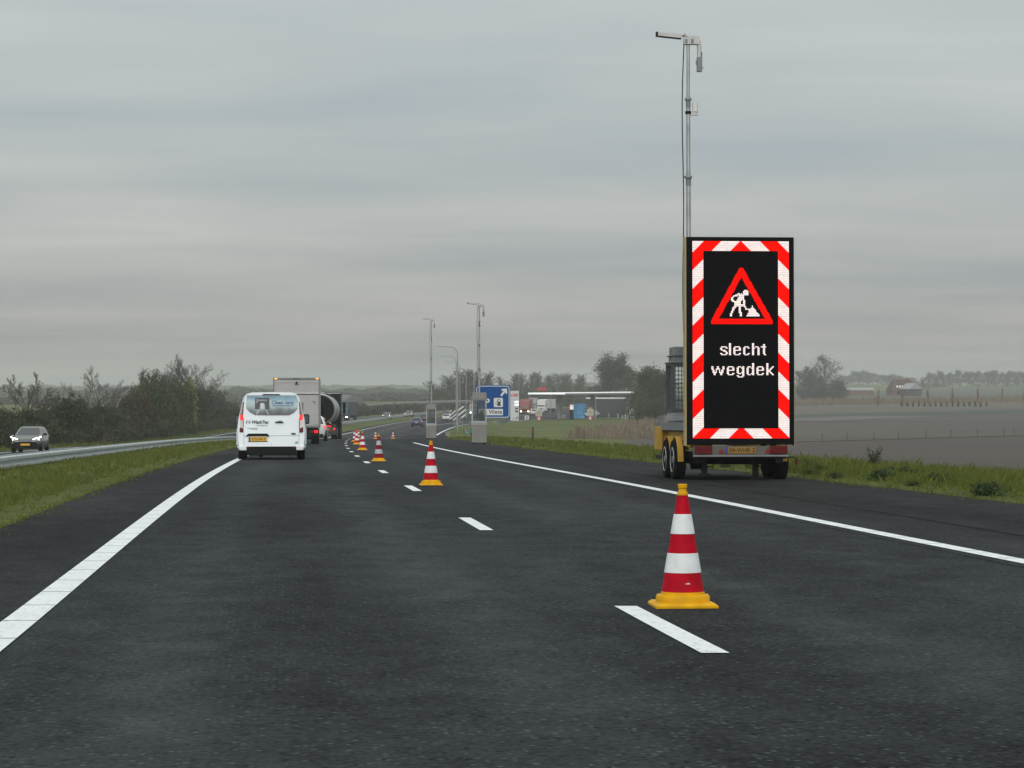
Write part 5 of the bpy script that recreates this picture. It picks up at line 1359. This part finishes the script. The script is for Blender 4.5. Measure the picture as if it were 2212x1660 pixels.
q = MB(); q.box(-1.15, 1.15, 6.3, 8.0, .5, 2.3); q.build('cab', WHITE_M, bt, bevel=.12)
for sx in (-1, 1):
    q = MB(); q.box(sx*1.32-.08, sx*1.32+.1, 6.9, 7.0, 1.5, 2.2); q.build('mirror', BLACK, bt, bevel=.03)

# ------------------------------------------------------------------ tanker lorry
Z = 170.0
tk = thing('tanker_lorry', 'tanker lorry with round grey tank and black cab ahead of the box lorry', 'lorry', at(691.5, Z, .01), heading(Z)-R(.9), pitch(Z))
TANKM = M('tank_grey', (0.34, 0.35, 0.35), rough=.4, metal=.4, var=.08, scale=1)
tz, tr_ = 2.25, 1.17
m = MB(); m.lathe([(1.0, .02), (tr_, .10), (tr_, 9.6), (1.0, 9.9), (.3, 10.0)], 40, 'y', (0, .2, tz)); tank = m.build('tank', TANKM, tk, smooth=True)
m = MB(); m.lathe([(.05, -.02), (.6, .0), (1.02, .14)], 40, 'y', (0, .08, tz)); m.build('tank_end', M('tank_end_black', (0.006, 0.007, 0.009), rough=.7, spec=.1), tank, smooth=True)
m = MB(); m.lathe([(1.03, 0), (1.07, 0), (1.07, .02), (1.03, .02)], 40, 'y', (0, .20, tz), cap=False); m.build('outline_tape', M('tape_red', (0.07, 0.025, 0.022), rough=.5), tank)
m = MB(); m.box(-.35, .5, .6, 8, 3.43, 3.47); m.tube([(-.3, .5, 3.45), (-.1, .5, 3.62), (.1, .5, 3.45)], .03, 5); m.lathe([(.2, 3.4), (.2, 3.55)], 14, c=(.1, 2.0, 0)); m.build('catwalk', STEEL, tank)
q = MB(); q.box(-.15, -.03, .08, .12, 3.05, 3.11); q.build('marker_lamp', AMBER, tank)
m = MB(); m.box(-1.15, 1.15, .25, 2.2, .95, 1.15); m.box(-.5, .5, .3, 13, .75, .95); m.box(-1.2, 1.2, .1, .35, .35, .62); m.box(-1.2, -1.0, .12, .3, .35, 1.0); m.box(1.0, 1.2, .12, .3, .35, 1.0); m.build('chassis', M('chassis_dark', (0.03, 0.032, 0.033), rough=.7), tk)
m = MB(); m.box(-1.1, 1.1, .06, .1, .62, .92); rp2 = m.build('rear_panel', M('panel_dark', (0.05, 0.045, 0.04), rough=.6), tk)
m = MB(); m.box(.18, .72, .045, .06, .66, .84); m.build('number_plate', M('plate_dull', (0.28, 0.16, 0.05), rough=.5), tk)
for k in range(3):
    q = MB(); q.box(.32+k*.17, .46+k*.17, .03, .058, .93, 1.02); q.build('brake_lamp', TAIL_ON, tk)
q = MB(); q.box(1.0, 1.12, .05, .1, .72, .84); q.build('side_lamp', TAIL_ON, tk)
m = MB(); m.box(-.3, 1.1, .055, .062, .60, .64); m.build('red_stripe', M('stripe_red', (0.3, 0.05, 0.04), rough=.5), tk)
m = MB(); m.add([(.0, .02, 1.66), (.22, .02, 1.66), (.40, .02, 1.52), (.22, .02, 1.38), (.0, .02, 1.38)], [(0,1,2,3,4)]); m.box(.08, .14, .03, .06, 1.1, 1.4); m.build('warning_board', M('board_yellow', (0.55, 0.50, 0.05), rough=.5), tk)
m = MB(); m.box(.5, .82, -.02, .1, 1.18, 1.26); m.build('hose_tray', ALU, tk)
for sx in (-1, 1):
    for y in (1.3, 2.6, 3.9, 10.6): wheel(tk, sx*1.0, y, .50, .51, .40, STEEL_D, sx)
    wheel(tk, sx*1.05, 13.2, .50, .51, .32, STEEL_D, sx)
    q = MB(); q.box(sx*1.42-.10, sx*1.42+.12, 12.6, 12.75, 2.0, 2.9); mo = q.build('mirror', BLACK, tk, bevel=.03); q = MB(); q.tube([(sx*1.2, 12.7, 2.8), (sx*1.42, 12.7, 2.85)], .03, 5); q.build('mirror_arm', BLACK, mo)
m = MB(); m.box(-1.22, 1.22, 11.2, 13.6, .6, 3.72); m.build('cab', M('cab_black', (0.008, 0.009, 0.010), rough=.6, spec=.15), tk, bevel=.06)
m = MB(); m.box(1.222, 1.235, 11.2, 11.3, 1.2, 3.7); m.box(-1.20, 1.20, 11.15, 11.198, 3.60, 3.66); m.build('cab_trim', ALU, tk)

# ------------------------------------------------------------------ other lorries
def lorry(name, label, p, rz, rx, cabm, boxm, lamp, L=9.0, hb=3.6, hc=3.1, group=None, tipper=False):
    t = thing(name, label, 'lorry', p, rz, rx, group)
    m = MB(); m.rings([[(-1.22, L/2-2.2, .45), (1.22, L/2-2.2, .45), (1.22, L/2-2.2, hc), (-1.22, L/2-2.2, hc)], [(-1.22, L/2-.12, .40), (1.22, L/2-.12, .40), (1.22, L/2-.35, hc-.15), (-1.22, L/2-.35, hc-.15)], [(-1.15, L/2, .45), (1.15, L/2, .45), (1.12, L/2-.1, 1.6), (-1.12, L/2-.1, 1.6)]]); m.build('cab', cabm, t, bevel=.05)
    m = MB(); y0, y1 = L/2-.085, L/2-.24; m.add([(-1.05, y0, 1.62), (1.05, y0, 1.62), (1.02, y1, 2.45), (-1.02, y1, 2.45)], [(0,1,2,3)]); m.build('windscreen', GLASS, t)
    m = MB(); m.box(-.7, .7, L/2-.02, L/2+.012, .75, 1.25); m.build('grille', BLACK, t)
    m = MB(); m.box(-1.25, 1.25, -L/2, L/2-2.35, 1.05, hb); m.build('cargo_box', boxm, t, bevel=.04)
    m = MB(); m.box(-.45, .45, -L/2, L/2-1, .7, 1.04); m.box(-1.1, 1.1, -L/2+.05, -L/2+.2, .5, .8); m.build('chassis', BLACK, t)
    for sx in (-1, 1):
        for y in (-L/2+1.2, -L/2+2.5, L/2-1.3): wheel(t, sx*1.02, y, .49, .50, .34, STEEL_D, sx)
        m = MB(); m.box(sx*.95-.16, sx*.95+.16, L/2-.03, L/2+.02, .62, .80); m.build('headlight', lamp, t)
        m = MB(); m.box(sx*1.40-.08, sx*1.40+.08, L/2-.5, L/2-.4, 1.7, 2.4); m.build('mirror', BLACK, t)
    return t
BLUEG = M('lorry_blue', (0.025, 0.05, 0.085), rough=.5, var=.1); NAVYG = M('tipper_blue', (0.03, 0.045, 0.065), rough=.6, var=.15)
Z = 488; t = lorry('tipper_lorry', 'dark blue oncoming tipper lorry on the far carriageway right of the tanker lorry', at(750, Z, .01), heading(Z)+R(180)-R(6.5), -pitch(Z), BLUEG, NAVYG, HEAD_ON, 10, 3.9, 3.5)
m = MB(); m.box(-1.0, 1.0, 5.0-.2, 5.0-.15, 2.2, 2.6); m.build('sun_visor', M('visor_cyan', (0.06, 0.22, 0.35), rough=.4), t)
RLOR = M('lorry_red', (0.28, 0.07, 0.06), rough=.5, var=.1)
lorry('parked_lorry', 'red lorry with headlights on, left of the fuel canopy behind the price sign', at(1137, 600, .06), R(180-6), 0, RLOR, RLOR, HEAD_YEL, 9, 3.9, 3.6)
lorry('parked_lorry', 'white lorry with headlights on under the left part of the fuel canopy', at(1180, 640, .06), R(180-20), 0, WHITE_M, WHITE_M, HEAD_YEL, 9, 3.6, 3.6)
lorry('parked_lorry', 'grey box lorry between the red and the white lorry at the station', at(1152, 660, .06), R(175), 0, M('lorry_grey', (0.3, 0.31, 0.31), rough=.5), M('lorry_grey', (0.3, 0.31, 0.31), rough=.5), LAMP_CLR, 9, 3.9, 3.2)
lorry('parked_lorry', 'hazy lorry with small headlights seen left of the nearer camera cabinet', at(1027, 575, .06), R(178), 0, PSIL, RLOR, HEAD_ON, 9, 3.4, 2.8)
car('white_car', 'white car with yellow lamps in front of the red lorry at the filling station', 'car', at(1152, 580, .06), R(8), 0, PWHT, 4.6, 1.9, 1.7, rear=TAIL_ON, front=HEAD_YEL)
car('white_car', 'small white car standing before the white lorry under the canopy', 'car', at(1168, 612, .06), R(170), 0, PWHT, 4.4, 1.85, 1.6, front=LAMP_CLR)
car('white_car', 'white car parked at the shop front under the canopy', 'car', at(1277, 560, .06), R(60), 0, PWHT, 4.4, 1.85, 1.4)

# ------------------------------------------------------------------ filling station
LIT = M('fascia_white', (0.8, 0.82, 0.82), rough=.4, emit=(.95, 1, 1), es=.55, var=.02)
OKRED = M('letters_red', (0.55, 0.015, 0.04), rough=.4)
def bz(y, Z, X=None): return CZ-(y-HY)*Z/F
a = at(1141, 512); b = at(1374, 575); L_ = (Vector((b.x, b.y))-Vector((a.x, a.y))).length; ang = math.atan2(b.y-a.y, b.x-a.x)
za = bz(851, 512)-a.z
cn = thing('fuel_canopy', 'long flat white edged fuel station canopy with red letters on its roof', 'canopy', a, ang)
m = MB(); m.box(0, L_, -9, -.04, za-.25, za+.02); m.build('roof', M('canopy_grey', (0.25, 0.25, 0.25), rough=.7), cn)
m = MB(); m.box(-.02, L_-1.2, -.035, .03, za-.12, za+.24); m.box(-.04, -.021, -9, .03, za-.12, za+.24); m.box(L_-1.1, L_, -.035, .03, za-.10, za+.22, 1); m.build('fascia', [LIT, SIGN_WHITE], cn)
m = MB(); m.box(0, L_, -.3, -.1, za-.36, za-.26); m.build('soffit_edge', STEEL_D, cn)
for fx in (.19, .49, .83):
    q = MB(); q.box(fx*L_-.5, fx*L_+.5, -2.6, -1.8, -.2, za-.25); q.build('column', M('column_grey', (0.36, 0.37, 0.37), rough=.6), cn)
text('OK', 1.15, OKRED, cn, (L_*.092+.4, -.3, za+1.0), 'roof_letters', rot=(R(90), 0, -ang), shear=.28, bold=.05, sx=1.35, ext=.05)
a2 = at(1269, 575); b2 = at(1389, 640); L2 = (Vector((b2.x, b2.y))-Vector((a2.x, a2.y))).length; ang2 = math.atan2(b2.y-a2.y, b2.x-a2.x)
sh = thing('station_shop', 'dark glass fronted station shop under the right half of the canopy', 'building', a2, ang2)
zb = bz(860, 575)-a2.z
m = MB(); m.box(-1, L2, -14, -.3, -.3, zb-.1); m.build('wall', M('shop_dark', (0.045, 0.045, 0.055), rough=.5), sh)
m = MB(); m.box(-1.2, L2*.80, -.29, .1, zb-.25, zb+.12); m.box(L2*.83, L2+1, -.29, .1, zb-.25, zb+.12); m.box(-1, L2+1, -14, -.3, zb-.1, zb+.05); m.box(-1.25, -1.01, -14, -.30, zb-.25, zb+.12); m.build('roof_edge', M('edge_white', (0.68, 0.70, 0.70), rough=.5), sh)
for k in range(9):
    q = MB(); x = 1+k*L2/9.5; q.box(x, x+L2/9.5-.9, -.298, -.24, .6, zb-.9); q.build('window', glass_mat('shop_glass', (0.035, 0.045, 0.06), .1), sh)
q = MB(); q.box(L2*.2, L2*.55, -.29, -.1, zb-1.0, zb-.6); q.build('lit_strip', M('strip_blue', (0.12, 0.2, 0.3), rough=.4, emit=(.3, .5, .75), es=.12), sh)
def station_box(name, label, cat, px, Z, w, h, build, group=None, rz=0.0):
    t = thing(name, label, cat, at(px, Z, .05), rz, 0, group); build(t, w, h); return t
def b_banner(t, w, h):
    q = MB(); q.box(-w/2, w/2, 0, .3, .3, h); pn = q.build('panel', M('banner_cyan', (0.02, 0.20, 0.42), rough=.5, var=.08, scale=1.2), t)
    q = MB(); ring_poly(q, [(.15+.55*math.cos(R(i*20)), h-1.0+.55*math.sin(R(i*20))) for i in range(18)], [(.15+.49*math.cos(R(i*20)), h-1.0+.49*math.sin(R(i*20))) for i in range(18)], -.012, .001)
    BL = M('banner_pale', (0.2, 0.45, 0.62), rough=.5); q.build('ring', BL, pn)
    text('byg', .9, BL, pn, (.1, -.004, h-1.95), rot=(R(90), 0, 0), shear=.2); text('go', .42, BL, pn, (.15, -.004, h-1.0))
    for x in (-.8, .1, .5, .95):
        q = MB(); q.box(x, x+.14+.1*(x == .5), -.008, .001, .35, .75); q.build('bottom_mark', BL, pn)
    for x in (-w/2+.1, w/2-.2):
        q = MB(); q.box(x, x+.1, .05, .25, -.1, .3); q.build('leg', STEEL_D, t)
station_box('banner_wall', 'bright blue advertising wall in the middle of the filling station', 'billboard', 1251, 515, 2.55, 3.6, b_banner)
def b_price(t, w, h):
    q = MB(); q.box(-w/2, w/2, 0, .35, 0, h); pn = q.build('panel', M('totem_white', (0.58, 0.59, 0.59), rough=.4, var=.04), t)
    q = MB(); q.box(-w/2, w/2-.15, -.01, .001, h-1.9, h-1.86); q.build('divider', STEEL_D, pn)
    text('OK', .90, OKRED, pn, (-.08, -.004, h-1.0), rot=(R(90), 0, 0), shear=.28, bold=.045, sx=1.2)
    for k, (s_, em) in enumerate((('2,073', 1), ('2,053', 1))):
        text(s_, .50, M('price_lit', (0.8, 0.8, 0.9), emit=(.9, .88, 1), es=1.6), pn, (.45, -.004, h-2.42-k*.62), 'price_digits', bold=.02, sx=.85)
    for k in range(2):
        q = MB(); q.box(.12, .78, -.008, .001, h-4.05-k*.62, h-3.72-k*.62); q.build('dark_display', INK, pn)
    q = MB(); q.box(.25, .85, -.008, .001, .55, .68); q.box(.55, .65, -.0079, .0009, .68, .95); q.box(.22, .4, -.0078, .0008, .25, .55); q.box(-.3, -.2, -.008, .001, .3, .6); q.build('graphic', INK, pn)
station_box('price_sign', 'tall white fuel price sign with red letters and lit prices beside the blue road sign', 'price sign', 1111.5, 500, 1.85, 6.55, b_price)
def b_pump(t, w, h):
    q = MB(); q.box(-w*.38, w*.38, -.2, .4, -.1, .9); q.build('plinth', M('plinth_red', (0.33, 0.07, 0.06), rough=.5), t, bevel=.02)
    q = MB(); q.box(-.2, .2, -.22, -.205, .1, .75); q.build('label_plate', SIGN_WHITE, t)
    q = MB(); q.box(-w/2, w/2, -.25, .45, .9, h-.35); q.box(-w*.2, w*.2, -.2, .4, h-.35, h); bd_ = q.build('body', M('pump_beige', (0.42, 0.39, 0.33), rough=.5), t, bevel=.03)
    q = MB(); q.lathe([(.22, -.002), (.22, .002)], 12, 'y', (0, -.254, h*.6)); q.build('emblem', M('pump_emblem', (0.22, 0.2, 0.17), rough=.5), bd_)
station_box('fuel_pump', 'beige fuel pump on a red plinth at the left end under the canopy', 'fuel pump', 1164, 505, 1.5, 2.7, b_pump, 'fuel pumps of the station')
station_box('fuel_pump', 'beige fuel pump on a red plinth just right of the blue advertising wall', 'fuel pump', 1275, 510, 1.5, 2.75, b_pump, 'fuel pumps of the station')
def b_air(t, w, h):
    q = MB(); q.box(-w/2, w/2, -.4, .4, -.1, h*.68); q.build('body', M('air_pale', (0.52, 0.56, 0.6), rough=.4), t, bevel=.02)
    q = MB(); q.box(-.08, .08, -.42, -.401, .1, h*.66); q.box(-w/2-.02, w/2+.02, -.42, .42, h*.68, h*.72); q.build('dark_trim', M('air_navy', (0.03, 0.05, 0.1), rough=.4), t)
    q = MB(); q.box(-w/2+.2, w/2+.06, -.3, .3, h*.72, h); q.build('top_sign', M('air_blue', (0.12, 0.18, 0.28), rough=.4), t)
station_box('air_machine', 'pale blue service machine with dark top at the right end of the canopy', 'machine', 1367, 545, 1.55, 3.4, b_air)
def b_bollard(t, w, h):
    q = MB(); q.lathe([(w, -.1), (w, h-.05), (w*.7, h)], 10); q.build('shaft', SIGN_WHITE, t)
for i, px in enumerate((1315, 1335, 1345, 1350.5, 1355)):
    station_box('bollard', 'short white bollard in the row before the shop front', 'bollard', px, 548-6*i, .09, 1.0, b_bollard, 'white bollards before the shop')
def b_board(t, w, h):
    q = MB(); q.box(-w/2, w/2, 0, .05, h-.85, h); pn = q.build('panel', SIGN_WHITE, t); q = MB(); q.box(-w*.25, w*.25, -.006, .001, h-.65, h-.2); q.build('picture', STEEL_D, pn)
    for x in (-w*.4, w*.35):
        q = MB(); q.box(x, x+.05, .05, .1, -.2, h-.1); q.build('leg', STEEL_D, t)
station_box('notice_board', 'small white notice board low in the grass right of the price sign', 'notice board', 1138, 502, .95, 1.1, b_board)
station_box('notice_board', 'left one of the two small framed boards under the canopy', 'notice board', 1212.5, 530, .6, .95, b_board, 'framed boards under the canopy')
station_box('notice_board', 'right one of the two small framed boards under the canopy', 'notice board', 1219.5, 530, .6, .95, b_board, 'framed boards under the canopy')
def b_menu(t, w, h):
    q = MB(); q.box(-w/2, w/2, 0, .25, -.1, h); q.build('housing', BLACK, t)
    q = MB(); q.box(-w/2, w/2, -.03, .0, h-.9, h-.1); q.box(-w/2, w/2, -.03, .0, h-.05, h+.2); q.build('lit_panel', M('menu_lit', (0.8, 0.7, 0.66), emit=(1, .8, .74), es=.75, var=.35, scale=9), t)
station_box('menu_sign', 'small lit white menu display at the left edge of the blue advertising wall', 'menu sign', 1235, 520, .85, 3.1, b_menu)
p = at(1287, 506); q = MB(); q.lathe([(.09, -.2), (.07, 3.0), (.06, 5.9)], 8); tag(q.build('flag_pole', LAMPM, loc=p), 'thin pale pole standing before the canopy right of the blue advertising wall', 'pole')
p = at(1204, 540); q = MB(); q.lathe([(.08, -.2), (.06, 3.5), (.05, 8.4)], 8); q.box(-.6, .6, -.05, .05, 8.3, 8.45); tag(q.build('flood_light_pole', LAMPM, loc=p), 'thin T topped pole rising through the canopy left of the blue advertising wall', 'pole')
m = MB(); vs = [];
p0 = at(1110, 503); p1 = at(1375, 552); d = p1-p0
m.add([(0, 0, -.2), (d.x, d.y, -.2), (d.x, d.y, .14), (0, 0, .14), (-.1, .3, -.2), (d.x-.1, d.y+.3, -.2), (d.x-.1, d.y+.3, .14), (-.1, .3, .14)], [(0,1,2,3),(3,2,6,7),(4,7,6,5),(0,3,7,4),(1,5,6,2)])
tag(m.build('station_kerb', GREY_C, loc=p0), kind='structure')

# ------------------------------------------------------------------ viaduct, barn, farm
CONC = M('viaduct_concrete', (0.17, 0.17, 0.16), rough=.9, var=.15, scale=.3)
vd = thing('viaduct', 'low hazy concrete viaduct crossing the motorway in the distance', 'bridge', (-60, 700, 0))
pts_t = [(430, 884, 700), (735, 879, 690), (820, 874.5, 680), (900, 870, 670), (990, 867, 660), (1060, 868, 650)]
def row(off, th):
    o = []
    for px, y, Z in pts_t:
        o.append(((px-CX)*Z/F+60, Z-700, CZ-(y-HY)*Z/F+off))
    return o
def beam(za, zb, ya, yb):
    m = MB(); rs = []
    for (px, y, Z) in pts_t:
        x, Y, z = (px-CX)*Z/F+60, Z-700, CZ-(y-HY)*Z/F; rs.append([(x, Y+ya, z+za), (x, Y+ya, z+zb), (x, Y+yb, z+zb), (x, Y+yb, z+za)])
    return m.rings(rs)
beam(-.45, -.02, 0, 8).build('deck', CONC, vd); beam(0, .35, -.1, .15).build('parapet', M('parapet_grey', (0.26, 0.265, 0.26), rough=.9), vd); beam(-.85, -.46, .3, 7).build('girder', M('girder_dark', (0.07, 0.07, 0.068), rough=.9), vd)
for px in (745, 800, 868, 958, 1015):
    Z = 672; x = (px-CX)*Z/F; g = ground_z(x, Z); q = MB(); q.box(x+60-.5, x+60+.5, Z-700+2, Z-700+3, g-.5, CZ-(878-HY)*Z/F); q.build('pier', CONC, vd)
Yb = 352.0; i = 0
while Yb < 660:
    s = -23.8-2.2*(i % 3); p = on(s, Yb, -.1); H = CZ-(880.5-.018*(Yb-350)-HY)*Yb/F-p.z+.35*math.sin(i*1.7)
    shrub('bank_bush', 'brown olive scrub bush on the bank beyond the far carriageway, below the viaduct', p, ('bank', i % 2), (LEAF_BROWN, LEAF_OLIVE)[i % 2], (2.6, 2, 2.2), 1800, .13, rz=i*1.2, sc=(1.0, 1, max(.5, H/2.2)), group='scrub on the bank beyond the far carriageway', seed=57+i % 2)
    i += 1; Yb += 3.6+.006*(Yb-350)
for i, px in enumerate(list(range(890, 1030, 10))):
    Z = 712+6*(i % 2); p = at(px, Z, -.3)
    H = CZ-(879-5*(px-760)/240-HY)*Z/F-p.z+.5*(i % 3)
    shrub('bank_bush', 'brownish bush below the right end of the viaduct deck', p, ('bank', i % 2), (LEAF_BROWN, LEAF_OLIVE)[i % 2], (2.6, 2, 2.2), 1800, .13, rz=i*1.2, sc=(1.1, 1, max(.6, H/1.9)), group='bushes below the right end of the viaduct', seed=57+i % 2)
ROOFG = M('roof_slate', (0.10, 0.105, 0.11), rough=.8); BRICK = M('brick_brown', (0.16, 0.09, 0.07), rough=.9, var=.2, scale=2); ROOFR = M('roof_tiles_red', (0.075, 0.036, 0.028), rough=.8, var=.2, scale=3)
def house(name, label, cat, px, Z, w, d, he, hr, rz, wallm, roofm, base=None, hip=0.0):
    p = at(px, Z, 0); p.z = base if base is not None else p.z
    t = thing(name, label, cat, p, rz)
    m = MB(); m.poly([(-w/2, -.3), (w/2, -.3), (w/2, he), (0, hr-.1) if not hip else (w/2-.2, he), (-w/2, he)], 0, d); m.build('wall', wallm, t)
    m = MB(); o = .35; k = hip
    m.add([(-w/2-o, -o, he-.15), (w/2+o, -o, he-.15), (0, -o+k*d, hr), (-w/2-o, d+o, he-.15), (w/2+o, d+o, he-.15), (0, d+o-k*d, hr), (0, d/2, he-.3)], [(0,2,5,3),(1,4,5,2),(0,1,2),(3,5,4),(0,3,4,1)]); rf = m.build('roof', roofm, t)
    return t, rf
house('barn', 'hazy grey gabled barn behind the oncoming tipper lorry', 'barn', 762, 860, 8.5, 14, CZ-(868-HY)*860/F-.0, CZ-(853.5-HY)*860/F, R(20), ROOFG, ROOFG, base=0)
Z = 1120; g = at(1912, Z).z
hw, rf = house('farmhouse', 'farmhouse with steep dark red roof and three bright skylights', 'house', 1922, Z, 9.2, 12, 2.9, 8.2, R(-90+12), BRICK, ROOFR, hip=.16)
u_ = hw
for i in range(3):
    q = MB(); y = 2.2+i*1.35; zc_ = 4.6; k = (8.2-2.75)/(9.2/2+.35)
    x0 = (9.2/2+.35)-(zc_-2.75)/k
    q.add([(x0+.5+.08, y, zc_-.55), (x0+.5+.08, y+.75, zc_-.55), (x0-.455+.08, y+.75, zc_+.5), (x0-.455+.08, y, zc_+.5)], [(0,1,2,3)]); q.build('skylight', M('sky_glass', (0.75, 0.78, 0.8), rough=.1, spec=1), rf)
for i in range(3):
    q = MB(); q.box(4.6, 4.64, 2+i*3.2, 3.2+i*3.2, .9, 2.2); q.build('window', GLASS, hw)
q = MB(); q.box(-.4, .4, 8.6, 9.4, 7, 9.0); q.build('chimney', BRICK, rf)
house('barn', 'small farm shed with pale grey roof and dark gable right of the farmhouse', 'shed', 1978, Z-15, 6.2, 11, 3.6, 6.3, R(14), M('shed_dark', (0.05, 0.045, 0.045), rough=.9), M('roof_pale', (0.3, 0.31, 0.31), rough=.7))
house('barn', 'long low brick barn with pale roof left of the farmhouse', 'barn', 1885, Z+4, 8, 24, 2.7, 4.0, R(88), BRICK, M('roof_pale', (0.3, 0.31, 0.31), rough=.7))

# ------------------------------------------------------------------ haze
hm = bpy.data.materials.new('haze_air'); hm.use_nodes = True; t = hm.node_tree; t.nodes.clear()
o = N(t, 'ShaderNodeOutputMaterial'); pv_ = N(t, 'ShaderNodeVolumePrincipled')
pv_.inputs['Color'].default_value = (.86, .865, .85, 1); pv_.inputs['Density'].default_value = HAZE_D; pv_.inputs['Anisotropy'].default_value = 0.2
t.links.new(pv_.outputs[0], o.inputs['Volume'])
m = MB(); m.box(-6500, 6500, -120, 5600, -3, 34); hz = m.build('haze', hm); hz['kind'] = 'stuff'
